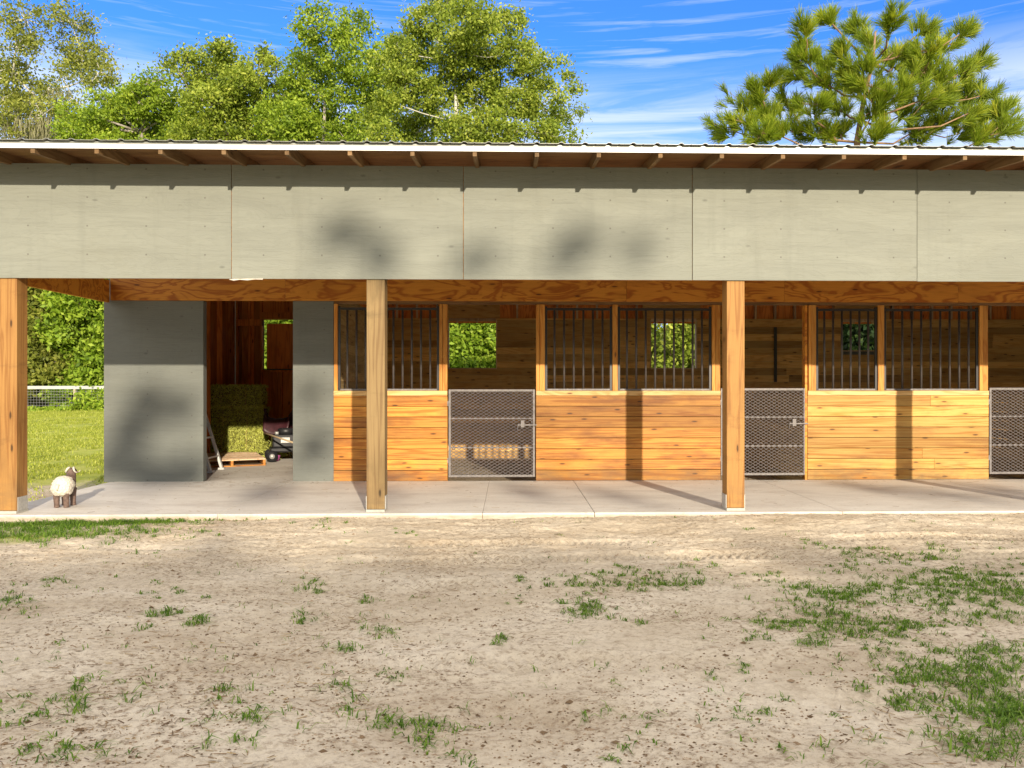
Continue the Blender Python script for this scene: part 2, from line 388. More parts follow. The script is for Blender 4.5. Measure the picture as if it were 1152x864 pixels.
# ------------------------------------------------------------------ ground
def build_ground():
    xs = np.unique(np.concatenate([-np.geomspace(9, 700, 30)[::-1], np.arange(-9, 9.001, .02), np.geomspace(9, 700, 30)]))
    ys = np.unique(np.concatenate([-np.geomspace(1, 500, 20)[::-1], np.arange(-1, 2.4, .2), np.arange(2.4, 8.8, .02), np.arange(8.8, 20, .4), np.geomspace(20, 900, 40)]))
    X, Y = np.meshgrid(xs, ys); Z = gh(X, Y)
    inside = (X > -5.5) & (X < 30) & (Y > 8.6) & (Y < B+.3)
    Z[inside] = -.14
    n = len(xs); mY = len(ys)
    V = np.stack([X, Y, Z], -1).reshape(-1, 3).astype(np.float32)
    me = bpy.data.meshes.new('ground'); me.vertices.add(len(V)); me.vertices.foreach_set('co', V.reshape(-1))
    i = np.arange((mY-1)*(n-1)); r = i//(n-1); c = i % (n-1); a = r*n+c
    q = np.stack([a, a+1, a+n+1, a+n], -1).astype(np.int32)
    me.loops.add(q.size); me.loops.foreach_set('vertex_index', q.reshape(-1))
    me.polygons.add(len(q)); me.polygons.foreach_set('loop_start', np.arange(0, q.size, 4, dtype=np.int32))
    me.polygons.foreach_set('use_smooth', np.ones(len(q), dtype=bool))
    mask = np.clip((Y-10.2)/3.0, 0, 1)*np.clip((-5.3-X)/.5, 0, 1)
    mask = np.maximum(mask, np.clip((Y-17)/1, 0, 1)); mask = np.maximum(mask, np.clip((-Y-4)/3, 0, 1)*.6)
    mask = np.maximum(mask, .62*np.exp(-(((X+5.0)/1.5)**2+((Y-7.75)/.45)**2)))
    at_ = me.attributes.new('mask', 'FLOAT', 'POINT'); at_.data.foreach_set('value', mask.reshape(-1).astype(np.float32))
    me.update(calc_edges=True); me.materials.append(M['ground'])
    o = bpy.data.objects.new('ground', me); COL.objects.link(o)
    tag(o, kind='structure')
build_ground()

# concrete walkway (slabs with open joints)
mb = MB()
js = [-5.55, -3.05, -.285, .9, 3.55, 6.1, 8.8, 11.5]
for a, b in zip(js[:-1], js[1:]):
    mb.box(a+(.0012 if a != .9 else .0025), b-(.0012 if b != .9 else .0025), 8.435, W-.03, -.2, 0)
mb.box(-5.5, -2.5, W-.03, B-.02, -.2, -.001)
o = mb.build('walkway', M['concrete'], bevel=.006); tag(o, kind='structure')

# ------------------------------------------------------------------ barn
barn = empty('horse_barn', (0, W, 0))
barn.matrix_world = Matrix.Identity(4)
tag(barn, 'long low open-fronted horse barn with grey plywood fascia and orange pine stalls', 'barn')

PX = [-5.36, -1.517, 2.332, 6.19, 10.05]
for i, x in enumerate(PX):
    mb = MB(); w = .19
    if i == 0: pass
    mb.box(x, x+w+(.003 if i else .003), D+.02, D+.21, .03, 2.62, rnd=(.35, .1, .62, .4, .5)[i])
    p = mb.build('post', M['post_pale'] if i == 1 else M['post'], barn, bevel=.006)
    if i == 1: p['label'] = 'pale weathered porch post'
    b = MB(); b.box(x-.004, x+w+.004, D+.008, D+.222, 0.001, .028)
    b.build('base_plate', M['plate'], p, bevel=.002)
    for xa in (x-.007, x+w+.004):
        b = MB(); b.box(xa, xa+.006, D+.03, D+.20, .028, .17); b.build('post_bracket', M['galv'], p)

# fascia sheets
seams = [-5.62, -2.93, -.49, 1.955, 4.39, 6.83, 9.27, 11.7]
zoff = [0, 0, 0, .0, -.004, -.008, -.008]
for i, (a, b) in enumerate(zip(seams[:-1], seams[1:])):
    mb = MB(); mb.box(a+.003, b-.003, D-.004*(i == 3), D+.014, 2.470+zoff[i], 3.672, rnd=.13*i+.1)
    mb.build('fascia_panel', M['grey'], barn, bevel=.002)
mb = MB()
for a, b in zip(seams[:-1], seams[1:]):
    mb.box(a, b, D+.225, D+.265, 2.50, 2.79); mb.box(a, b, D+.0165, D+.019, 2.485, 3.6)
mb.build('porch_beam', M['header'], barn)
mb = MB(); mb.box(-2.96, -2.66, D-.012, D+.004, 2.452, 2.470); mb.tube([(-2.95, D-.004, 2.462), (-2.9, D-.005, 2.457), (-2.84, D-.004, 2.463), (-2.76, D-.005, 2.460), (-2.68, D-.004, 2.466), (-2.60, D-.003, 2.466)], [.004, .012, .005, .011, .004, .007], 8)
mb.v = mb.v[8:]; mb.f = [tuple(k-8 for k in f) for f in mb.f[6:]]; mb.rnd = mb.rnd[8:]; mb.tone = mb.tone[8:]; mb.sm = mb.sm[6:]
mb.build('foam_bead', M['white_figure'], barn)

# side beam from the left post back to the wall
mb = MB(); mb.box(-5.585, -5.545, D+.02, W-.035, 2.49, 2.80)
mb.build('side_beam', M['header'], barn, bevel=.003)

# header along the stall fronts
mb = MB()
hs = [-5.54, -3.13, -.10, 1.65, 3.9, 6.4, 8.3, 11.5]
for i, (a, b) in enumerate(zip(hs[:-1], hs[1:])):
    mb.box(a+.001, b-.001, W-.03, W+.03, 2.523, 2.86, rnd=.11*i+.07)
mb.build('header_beam', M['header'], barn, bevel=.002)
mb = MB(); mb.box(-5.6, 11.5, W, W+.02, 2.86, 3.95); mb.build('upper_wall', M['deck'], barn)
# rough ceiling line behind (nailer)
mb = MB(); mb.box(-2.46, 11.5, W-.012, W+.05, 2.482, 2.522, rnd=.3); mb.build('head_trim', M['deck'], barn, bevel=.002)

# grey tack room walls
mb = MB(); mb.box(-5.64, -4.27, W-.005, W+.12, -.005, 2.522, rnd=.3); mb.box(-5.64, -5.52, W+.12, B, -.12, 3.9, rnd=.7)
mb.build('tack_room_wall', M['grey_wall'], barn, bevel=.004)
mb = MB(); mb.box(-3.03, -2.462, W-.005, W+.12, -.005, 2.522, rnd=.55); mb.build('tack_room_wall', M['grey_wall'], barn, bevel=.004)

# stall fronts
def stall_front(x0, x1, mull, mat, seed):
    random.seed(seed)
    mb = MB(); n = 8; zt = 1.196; h = zt/n
    for k in range(n):
        z0 = k*h+.002+(.002 if k else 0); 
        y = W-.028+random.uniform(-.002, .002)
        if random.random() < .25 and k not in (0,):
            xm = random.uniform(x0+.3*(x1-x0), x1-.3*(x1-x0))
            mb.box(x0, xm-.001, y, W-.003, z0, z0+h-.006, tone=random.uniform(.9, 1.08)); mb.box(xm+.001, x1, y+.001, W-.003, z0, z0+h-.006, tone=random.uniform(.9, 1.08))
        else:
            mb.box(x0, x1, y, W-.003, z0, z0+h-.006, tone=random.uniform(.66, 1.10))
    f = mb.build('stall_front', mat, barn, bevel=.003)
    b = MB(); b.box(x0+.002, x1-.002, W-.04, W+.06, 1.198, 1.265); b.build('sill', M['sill'], f, bevel=.003)
    for (a, c) in mull:
        b = MB()
        if c-a > .1:
            m_ = (a+c)/2-.012
            b.box(a, m_-.002, W-.024, W+.09, 1.266, 2.481); b.box(m_+.002, c, W-.018, W+.09, 1.266, 2.481)
        else: b.box(a, c, W-.022, W+.07, 1.266, 2.481)
        b.build('jamb', M['trim'], f, bevel=.002)
    b = MB(); b.box(x0+.01, x1-.01, W-.002, W+.02, .0, 1.195); b.build('inner_board', M['gap_shade_wood'], f)  # backing coloured dark to stand in for shade in the board gaps
    for xj in (x0, x1-.04):
        b = MB(); b.box(xj+.001, xj+.039, W+.022, W+.09, -.14, 1.19); b.build('stud', M['trim'], f)
    return f
stall_front(-2.458, -.872, [(-2.455, -2.405), (-.985, -.874)], M['boards'], 3)
stall_front(.373, 2.987, [(.375, .497), (1.455, 1.527), (2.868, 2.985)], M['boards'], 12)
stall_front(4.232, 6.842, [(4.25, 4.357), (5.25, 5.335), (6.715, 6.838)], M['boards_fresh'], 8)
stall_front(8.12, 10.7, [(8.12, 8.24), (9.2, 9.27), (10.6, 10.7)], M['boards_fresh'], 5)
# thicker corner posts at gate sides
mb = MB(); mb.box(4.196, 4.230, W-.02, W+.09, -.01, 2.481, rnd=.9); mb.build('gate_post', M['header'], barn, bevel=.002)

def grille(x0, x1, z0=1.268, z1=2.455):
    mb = MB(); t = .034; y0, y1 = W+.0, W+.03
    mb.box(x0+.004, x0+t, y0, y1, z0, z1); mb.box(x1-t, x1-.004, y0, y1, z0, z1)
    mb.box(x0+t, x1-t, y0+.001, y1-.001, z0, z0+.026); mb.box(x0+t, x1-t, y0+.001, y1-.001, z1-.055, z1-.02)
    n = max(2, round((x1-x0)/.132)); s = (x1-x0)/n; br = MB()
    for k in range(1, n):
        x = x0+s*k; br.tube([(x, W+.015, z0+.026), (x, W+.015, z1-.055)], .0155, 10)
        
    o = mb.build('window_grille', M['black_metal'], barn); br.build('bars', M['bar_metal'], o)
    b = MB(); b.box(x0+t, x1-t, y0-.004, y0, z0+.001, z0+.024); b.build('bottom_rail', M['grey_steel'], o)
    return o
grille(-2.405, -.987); grille(.499, 1.453); grille(1.529, 2.866); grille(4.36, 5.247); grille(5.338, 6.712); grille(8.243, 9.198); grille(9.272, 10.598)

# gates
def gate():
    g = MB(); w = 1.215; t = .032; h0, h1 = .0, 1.235
    g.box(0, t, -.016, .016, h0, h1); g.box(w-t, w, -.016, .016, h0, h1)
    for z in (h0, .405, .815, h1-t): g.box(t, w-t, -.014, .014, z, z+(t if z in (h0, h1-t) else .02))
    fr = g.build('stall_gate', M['grey_steel'], barn, bevel=.003)
    cw, ch = .074, .044; nx = int((w-2*t)/cw); nz = int((h1-2*t)/ch)
    cw = (w-2*t)/nx; ch = (h1-2*t)/nz
    V = []
    for i in range(nx):
        for j in range(nz):
            x = t+i*cw; z = t+j*ch
            for (a, b) in (((x, z+ch/2), (x+cw/2, z)), ((x+cw/2, z), (x+cw, z+ch/2)), ((x+cw, z+ch/2), (x+cw/2, z+ch)), ((x+cw/2, z+ch), (x, z+ch/2))):
                s = .0048; q = .004
                V.append([(a[0], -.020+q, a[1]-s), (b[0], -.020+q, b[1]-s), (b[0], -.020-q*.6, b[1]+s), (a[0], -.020-q*.6, a[1]+s)])
    quad_mesh('wire_mesh', V, M['mesh_metal'], parent=fr)
    l = MB(); l.bar((w-.24, -.04, .735), (w+.02, -.04, .735), .018, .018); l.box(w-.2, w-.15, -.05, -.018, .70, .80); l.bar((w-.24, -.04, .735), (w-.25, -.05, .66), .012, .012)
    l.tube([(w-.05, -.045, .745), (w-.05, -.075, .76), (w-.05, -.075, .80)], .006, 6)
    l.build('latch', M['grey_steel'], fr)
    for z in (.2, 1.0):
        hg = MB(); hg.box(-.016, .0, -.02, .02, z, z+.07); hg.build('hinge', M['grey_steel'], fr)
    return fr
g0 = gate(); g0.location = (-.856, W+.0, .05)
for (x, z) in ((2.995, .065), (6.862, .072)):
    c = copy_tree(g0, barn); c.location = (x, W, z)

# ---- back wall with openings
def board_wall(x0, x1, y, z0, z1, holes, mat, name, t=.03, h=.14, parent=barn):
    mb = MB(); z = z0; k = 0
    while z < z1-.01:
        ze = min(z+h, z1)
        cuts = []
        for (a, b, c, d) in holes:
            if ze > c+.02 and z < d-.02: cuts.append((a, b))
        segs = []; x = x0
        for a, b in sorted(cuts):
            segs.append((x, a)); x = b
        segs.append((x, x1)); r = random.random(); tn = random.uniform(.75, 1.1)
        for a, b in segs:
            # break long runs
            xx = a
            while xx < b-.02:
                L = min(b, xx+random.uniform(2.2, 3.6)); 
                if b-L < .5: L = b
                mb.box(xx, L-.001, y, y+t, z+.002, ze-.001, tone=tn*random.uniform(.85, 1.1)); xx = L
        z = ze; k += 1
    return mb.build(name, mat, parent, bevel=0)
wins = [(-1.245, -.255, 1.665, 2.655), (2.86, 3.82, 1.665, 2.655), (6.80, 7.72, 2.03, 2.655)]
random.seed(21)
board_wall(-2.46, 11.5, B, -.14, 2.69, wins, M['inner'], 'back_wall')
# lintel zone above boards: studs in front of dark plywood
mb = MB(); mb.box(-2.46, 11.5, B+.12, B+.135, 2.6, 4.3); mb.build('outer_sheathing', M['tack'], barn)
for i in range(34):
    x = -2.3+i*.4064
    mb = MB(); mb.box(x, x+.038, B+.032, B+.119, 2.6, 4.2); s = mb.build('stud', M['stud'], barn)
for (a, b, c, d) in wins:
    mb = MB(); mb.box(a-.15, b+.06, B-.012, B+.03, d+.04, 3.3, rnd=.4, tone=.8); hd = mb.build('window_header', M['inner'], barn)
    mb = MB(); mb.box(a-.002, a+.02, B-.006, B+.13, c, d); mb.box(b-.02, b+.002, B-.006, B+.13, c, d); mb.box(a+.02, b-.02, B-.006, B+.13, c-.001, c+.02); mb.box(a+.02, b-.02, B-.006, B+.13, d-.02, d+.035)
    mb.build('window_frame', M['stud'], barn)
# outer siding below windows
mb = MB()
xs = [-5.64, -4.97, -4.05, -1.245, -.255, 2.86, 3.82, 6.80, 7.72, 11.5]
for i, (a, b) in enumerate(zip(xs[:-1], xs[1:])):
    if i in (1, 3, 5, 7):
        zb = 2.03 if i == 7 else 1.665
        mb.box(a, b, B+.14, B+.155, -.14, zb); mb.box(a, b, B+.14, B+.155, 2.66, 4.3)
    else: mb.box(a, b, B+.14, B+.155, -.14, 4.3)
mb.build('rear_siding', M['grey_wall'], barn)

# tack room interior
mb = MB()
for i in range(9):
    a = -5.52+i*.12; mb.box(a+.0005, min(a+.1195, -4.98), B+.10, B+.115, -.1, 3.6, tone=random.uniform(.8, 1.1)) if a < -4.99 else None
mb.box(-4.98, -4.03, B+.10, B+.115, -.1, 1.62, tone=1.2, rnd=.3); mb.box(-4.98, -4.03, B+.10, B+.115, 2.66, 3.6); mb.box(-4.03, -2.5, B+.10, B+.115, -.1, 3.6)
mb.build('tack_room_back', M['tack'], barn)
for x in (-5.50, -5.25, -5.02, -4.62, -4.05, -3.6, -3.2, -2.8):
    z1 = 1.60 if x == -4.62 else 3.6
    mb = MB(); mb.box(x, x+.04, B+.01, B+.099, 0, z1, rnd=random.random(), tone=1.0); mb.build('stud', M['tack'], barn)
mb = MB(); mb.box(-5.46, -4.98, B+.012, B+.098, 2.53, 2.66); mb.build('blocking', M['tack'], barn)
for (za, zb) in ((1.60, 1.64), (2.665, 2.80)):
    mb = MB(); mb.box(-4.98, -4.05, B+.0, B+.10, za, zb); mb.build('window_frame', M['tack'], barn)
mb = MB(); mb.box(-4.925, -3.98, B+.17, B+.185, 1.60, 2.585, rnd=.8, tone=1.1); sh = mb.build('shutter', M['tack'], barn)
# left wall lining + studs
mb = MB(); mb.box(-5.519, -5.505, W+.121, B, 0, 3.8, tone=.8); mb.build('tack_room_lining', M['tack'], barn)
for y in (12.2, 12.8, 13.4, 14.0, 14.6, 15.2, 15.8):
    mb = MB(); mb.box(-5.504, -5.415, y, y+.04, 0, 3.8); mb.build('stud', M['tack'], barn)
# dividers
def divider(x, x1, mat, name):
    mb = MB(); z = -.14
    while z < 2.6:
        mb.box(x, x1, W+.125 if x < -2 else W+.1, B-.003, z+.002, z+.139, tone=random.uniform(.85, 1.1)); z += .14
    mb.build(name, mat, barn)
divider(-2.50, -2.47, M['inner_y'], 'divider_wall'); divider(-2.56, -2.53, M['tack'], 'divider_lining')
mb = MB(); mb.box(-2.53, -2.50, W+.13, B, 2.6, 3.9); mb.build('divider_top', M['tack'], barn)
mb = MB(); mb.box(11.5, 11.6, W, B+.15, -.14, 4.2); mb.build('end_wall', M['grey_wall'], barn)
for xd in (4.215, 8.09):  # low dividers added to block the sun patches behind the gates
    mb = MB()
    for k in range(9): mb.box(xd, xd+.03, W+.1, B-.003, -.13+k*.148, .012+k*.148, tone=random.uniform(.85, 1.1))
    mb.build('sun_block_divider', M['inner_y'], barn)
# dark iron strap hanging on back wall behind second gate
mb = MB(); xk = at(873, 400, B-.03).x; mb.box(xk-.035, xk+.02, B-.035, B-.004, 1.40, 2.52); mb.build('hanging_strap', M['black_metal'], barn)

# ---- roof
SL = .09; Y0 = 7.86
def rz(y): return (y-Y0)*SL
def slope_box(mb, x0, x1, y0, y1, zb, zt, **k):
    vs = [(x0,y0,zb+rz(y0)),(x1,y0,zb+rz(y0)),(x1,y1,zb+rz(y1)),(x0,y1,zb+rz(y1)),(x0,y0,zt+rz(y0)),(x1,y0,zt+rz(y0)),(x1,y1,zt+rz(y1)),(x0,y1,zt+rz(y1))]
    mb._add(vs, [(0,3,2,1),(4,5,6,7),(0,1,5,4),(1,2,6,5),(2,3,7,6),(3,0,4,7)], k.get('rnd'), k.get('tone', 1))
for k in range(28):
    x = -5.86+.611*k
    mb = MB(); slope_box(mb, x, x+.04, Y0+.012, B+.4, 3.597, 3.70); mb.build('rafter', M['rafter'], barn)
mb = MB(); slope_box(mb, -6.1, 11.8, Y0-.002, Y0+.008, 3.693, 3.712); mb.build('eave_closure', M['roof_metal'], barn)
mb = MB(); slope_box(mb, -5.6, 11.5, W+.05, B+.0, 3.57, 3.58); mb.build('bounce_sheet', M['bounce_pale'], barn)  # unseen pale sheet, added to bounce light into the stalls
mb = MB(); slope_box(mb, -6.1, 11.8, Y0+.01, B+.45, 3.701, 3.713); mb.build('roof_deck', M['deck'], barn)
mb = MB(); slope_box(mb, -6.1, 11.8, Y0-.004, Y0+.008, 3.643, 3.690); tr = mb.build('roof_trim', M['white_metal'], barn)
# ribbed sheets
prof = []
x = -6.25; p = .2365
off = at(49, 158, 7.78).x
k0 = math.floor((x-off)/p)
for k in range(k0, k0+80):
    c = off+k*p
    prof += [(c-.03, 0), (c-.010, .013), (c+.010, .013), (c+.03, 0), (c+.09, .0), (c+.098, .004), (c+.106, 0)]
    if c > 12: break
vs = []; fs = []
for yy in (Y0-.045, B+.5):
    for dz in (.0, -.003):
        for (a, z) in prof: vs.append((a, yy, 3.718+z+rz(yy)+dz))
n = len(prof)
for i in range(n-1):
    fs.append((i, i+1, 2*n+i+1, 2*n+i)); fs.append((n+i+1, n+i, 3*n+i, 3*n+i+1)); fs.append((i+1, i, n+i, n+i+1))
mb = MB(); mb._add(vs, fs); mb.build('metal_roofing', M['roof_metal'], barn)

# ------------------------------------------------------------------ tack room contents
def bale(loc, rz_, lab, lit):
    random.seed(int(lit*10)+3); rs = np.random.RandomState(int(lit*100))
    L, Wd, Ht = 1.02, .46, .405
    root = empty('hay_bale', loc, rz_)
    tag(root, lab, 'hay bale', 'hay bales stacked on the pallet')
    mb = MB(); mb.box(-L/2+.03, L/2-.03, -Wd/2+.03, Wd/2-.03, .03, Ht-.02); mb.build('bale_body', M['bale_core'], root, bevel=.03)
    N = 5200; P = rs.uniform(-.5, .5, (N, 3))*np.array([L, Wd, Ht]); face = rs.randint(0, 10, N)
    P[:, 2] += Ht/2
    P[face < 6, 1] = -Wd/2+.028
    P[face == 6, 0] = L/2-.028; P[face == 7, 0] = -L/2+.028; P[face >= 8, 2] = Ht-.022
    P += rs.normal(0, .008, (N, 3))
    d = rs.normal(0, 1, (N, 3)); 
    d[face < 6, 1] *= .45; d /= np.linalg.norm(d, axis=1)[:, None]
    ln = rs.uniform(.03, .10, N)[:, None]; e = np.cross(d, rs.normal(0, 1, (N, 3))); e /= np.linalg.norm(e, axis=1)[:, None]; w = rs.uniform(.0015, .005, N)[:, None]
    a = P-d*ln/2; b = P+d*ln/2
    V = np.stack([a-e*w, b-e*w, b+e*w, a+e*w], 1)
    quad_mesh('straw', V, M['straw'], rs.uniform(0, 1, N), root)
    t = MB()
    for x in (-.22, .22): 
        t.tube([(x, -Wd/2+.02, .02), (x, -Wd/2+.02, Ht-.01)], .004, 5); t.tube([(x, -Wd/2+.02, Ht-.012), (x, Wd/2-.02, Ht-.012)], .004, 5)
    t.build('twine', M['twine'], root)
hx = -5.0; hy = 14.9
bale((hx-.02, hy, .125), .04, 'green gold hay bale at the bottom of the stack, its face in the sun', 1)
bale((hx, hy+.04, .528), -.03, 'hay bale in the middle of the dim stack in the tack room', 2)
bale((hx-.03, hy+.0, .93), .02, 'topmost hay bale of the stack, dark in the shade', 3)
# pallet
def pallet():
    rt = empty('pallet', (-4.86, 13.95, 0), R(24)); tag(rt, 'wooden pallet lying on the concrete in front of and under the hay stack', 'pallet')
    Lx, Ly = 1.05, 1.5
    mb = MB()
    for i in range(9): y = -Ly/2+i*(Ly-.11)/8; mb.box(-Lx/2, Lx/2, y, y+.11, .10, .12)
    mb.build('deck_boards', M['stud'], rt)
    mb = MB()
    for x in (-Lx/2, -.02, Lx/2-.04): mb.box(x, x+.04, -Ly/2, Ly/2, .018, .099)
    mb.build('stringer', M['header'], rt)
    mb = MB()
    for y in (-Ly/2, -.05, Ly/2-.1): mb.box(-Lx/2, Lx/2, y, y+.1, .002, .017)
    mb.build('bottom_boards', M['header'], rt)
pallet()
# ladder leaning to the left wall
mb = MB(); rt = empty('ladder', (-4.58, 12.62, 0)); tag(rt, 'pale aluminium ladder leaning just inside the left edge of the tack room doorway', 'ladder')
for y in (-.24, .24):
    mb = MB(); mb.bar((0, y, 0.02), (-.68, y, 2.25), .035, .06, up=(0, 1, 0)); mb.build('rail', M['white_paint'], rt, bevel=.003)
    f = MB(); f.box(-.045, .045, y-.04, y+.04, 0.001, .03); f.build('foot', M['white_paint'], rt)
for k in range(7):
    z = .22+k*.3; mb = MB(); mb.bar((-z*.305, -.22, z), (-z*.305, .22, z), .05, .025); mb.build('rung', M['white_paint'], rt)
# small engine machine
rt = empty('garden_machine', (-3.98, 14.35, 0), R(20)); tag(rt, 'black wheeled garden machine parked at the right of the tack room floor', 'machine')
mb = MB(); mb.box(-.28, .32, -.22, .22, .16, .24); mb.box(-.24, .3, -.2, .2, .24, .47); mb.build('housing', M['black_plastic'], rt, bevel=.03)
mb = MB(); mb.tube([(0, 0, .47), (0, 0, .56), (0, 0, .58)], [.14, .14, .10], 18); mb.build('engine_cover', M['black_plastic'], rt)
mb = MB(); mb.tube([(-.16, -.1, .47), (-.16, -.1, .52)], .035, 12); mb.build('fuel_cap', M['galv'], rt)
mb = MB(); mb.box(-.1, .05, -.208, -.2, .33, .42); mb.build('panel', M['galv'], rt)
for (x, y) in ((-.25, -.25), (.27, -.25), (-.25, .25), (.27, .25)):
    mb = MB(); mb.tube([(x, y-.03, .1), (x, y+.03, .1)], .10, 20); wh = mb.build('wheel', M['black_plastic'], rt)
    mb = MB(); mb.tube([(x, y-.034, .1), (x, y+.034, .1)], .045, 14); mb.build('hub', M['galv'], wh)
mb = MB(); mb.tube([(.25, -.18, .3), (.55, -.18, .9), (.55, .18, .9), (.25, .18, .3)], .014, 8); mb.build('handle', M['black_metal'], rt)
# maroon tack bag/saddle on the machine
rt = empty('saddle', (-4.16, 14.55, .58)); tag(rt, 'dark maroon saddle resting on top of the black machine', 'saddle')
mb = MB()
P = []
nx, ny = 13, 15
for i in range(nx):
    for j in range(ny):
        u = i/(nx-1)*2-1; v = j/(ny-1)*2-1
        z = .16-.30*abs(v)**1.7+.10*abs(u)**3+(.05 if u > .8 else 0)*(1-abs(v)); P.append((u*.25*(1-.15*abs(v)), v*.24, z))
mb._add(P, [(i*ny+j, (i+1)*ny+j, (i+1)*ny+j+1, i*ny+j+1) for i in range(nx-1) for j in range(ny-1)], smooth=True)
o = mb.build('seat', M['dark_maroon'], rt); sm = o.modifiers.new('t', 'SOLIDIFY'); sm.thickness = .03
mb = MB(); mb.tube([(-.22, 0, .22), (-.25, 0, .30), (-.24, 0, .33)], [.025, .02, .032], 10); mb.build('horn', M['dark_maroon'], rt)
# wooden pole lying across
a = at(297, 487, 13.9); b = at(327, 497, 13.45)
mb = MB(); mb.tube([a, b+(b-a)*.6], .016, 8); o = mb.build('wooden_handle', M['pole_wood']); tag(o, 'pale wooden tool handle slanting down across the front of the black machine', 'tool handle')
c = on_ground(310, 512, 0); mb = MB()
c = Vector((c.x*14.2/c.y, 14.2, 0)) if c.y > 14.2 else c
mb.tube([(c.x, c.y, .012), (c.x, c.y, .05), (c.x, c.y, .10)], [.05, .07, .085], 16, cap=False); mb.ball((c.x, c.y, .055), (.066, .066, .045)); o = mb.build('feed_scoop', M['purple']); tag(o, 'small magenta plastic scoop on the floor beside the pallet', 'scoop')
# loose hay beside
rs = np.random.RandomState(5); N = 2600
c0 = at(311, 500, 14.9); P = np.stack([rs.normal(c0.x, .10, N), rs.normal(14.95, .15, N), np.abs(rs.normal(0, .13, N))], 1)
d = rs.normal(0, 1, (N, 3)); d[:, 2] *= .5; d /= np.linalg.norm(d, axis=1)[:, None]; e = np.cross(d, rs.normal(0, 1, (N, 3))); e /= np.linalg.norm(e, axis=1)[:, None]
ln = rs.uniform(.04, .12, N)[:, None]; V = np.stack([P-d*ln/2-e*.003, P+d*ln/2-e*.003, P+d*ln/2+e*.003, P-d*ln/2+e*.003], 1)
V[:, :, 2] = np.maximum(V[:, :, 2], .002)
o = quad_mesh('loose_hay', V, M['straw'], rs.uniform(.3, 1, N)); tag(o, 'loose golden hay heaped beside the hay stack', 'hay', kind='stuff')

# ------------------------------------------------------------------ sheep figurine
def figurine():
    c = Vector((-4.93, 9.0, 0)); rt = empty('ram_figurine', c, R(94)); tag(rt, 'small figurine of a white ram with brown head and legs on the walkway', 'figurine')
    # local +x = forward
    mb = MB()
    mb.ball((0.02, 0, .235), (.135, .095, .082), 20, 14)
    mb.ball((.115, 0, .265), (.075, .065, .085), 16, 10)
    mb.tube([(.12, 0, .27), (.155, 0, .34), (.165, 0, .375)], [.06, .05, .04], 14)
    mb.ball((.18, 0, .375), (.062, .038, .042), 16, 10); mb.ball((.232, 0, .36), (.035, .026, .026), 12, 8)
    for (x, y) in ((-.075, -.05), (-.075, .05), (.095, -.045), (.095, .045)):
        mb.tube([(x, y, .20), (x, y, .10), (x+.004, y, .03), (x+.008, y, .004)], [.040, .032, .028, .032], 12)
    mb.ball((.165, .05, .365), (.015, .028, .012)); mb.ball((.165, -.05, .365), (.015, .028, .012))
    o = mb.build('body', M['brown_figure'], rt); r = o.modifiers.new('r', 'REMESH'); r.mode = 'VOXEL'; r.voxel_size = .006; r.use_smooth_shade = True
    s = o.modifiers.new('s', 'SMOOTH'); s.iterations = 3
    mb = MB(); mb.ball((-.03, 0, .245), (.125, .108, .10), 24, 16); mb.ball((-.05, .03, .20), (.095, .075, .08), 20, 12); mb.ball((-.05, -.03, .20), (.095, .075, .08), 20, 12)
    mb.ball((-.07, 0, .215), (.095, .105, .09), 20, 12)
    o = mb.build('fleece', M['white_figure'], rt); r = o.modifiers.new('r', 'REMESH'); r.mode = 'VOXEL'; r.voxel_size = .006; r.use_smooth_shade = True
    tx = bpy.data.textures.new('wool', 'CLOUDS'); tx.noise_scale = .02; dm = o.modifiers.new('d', 'DISPLACE'); dm.texture = tx; dm.strength = .022; dm.mid_level = .5
    for s_ in (-1, 1):
        mb = MB(); pts = []; rad = []
        for k in range(12):
            t = k/11*4.6; pts.append((.165-.035*math.sin(t)-.0, s_*(.022+.012*t), .405+.028*(math.cos(t)-1)+.012)); rad.append(.013*(1-k/14))
        mb.tube(pts, rad, 8); mb.build('horn', M['white_figure'], rt)
    mb = MB(); mb.ball((.195, 0, .408), (.03, .009, .012)); mb.build('blaze', M['white_figure'], rt)
    for s_ in (-1, 1):
        mb = MB(); mb.ball((.215, s_*.03, .382), .006, 8, 6); mb.build('eye', M['black_plastic'], rt)
    mb = MB(); mb.tube([(-.155, 0, .26), (-.175, 0, .235), (-.172, 0, .20)], [.02, .018, .008], 8); mb.build('tail', M['white_figure'], rt)
figurine()

# ------------------------------------------------------------------ fence
rt = empty('field_fence', (-24, 44, -.1)); rt.matrix_world = Matrix.Identity(4)
tag(rt, 'far field fence with pale grey top rail, wooden posts and wire mesh', 'fence')
def fy(x): return 44+(x+26)*.06
xp = at(82, 440, 44).x
mb = MB(); mb.bar((-46, fy(-46), 1.16), (-5, fy(-5), 1.18), .05, .17); mb.build('rail', M['rail'], rt)
for k in range(-6, 7):
    x = xp+k*3.0; mb = MB(); mb.tube([(x, fy(x)+.06, -.12), (x, fy(x)+.06, 1.24)], .085, 8); mb.build('post', M['fencepost'], rt)
mb = MB()
for z in (.05, .2, .35, .5, .65, .8, .95): mb.bar((-46, fy(-46)-.02, z), (-5, fy(-5)-.02, z), .012, .012)
x = -34
while x < -18: mb.bar((x, fy(x)-.02, .0), (x, fy(x)-.02, 1.05), .01, .01); x += .15
mb.build('wire_mesh', M['wire'], rt)

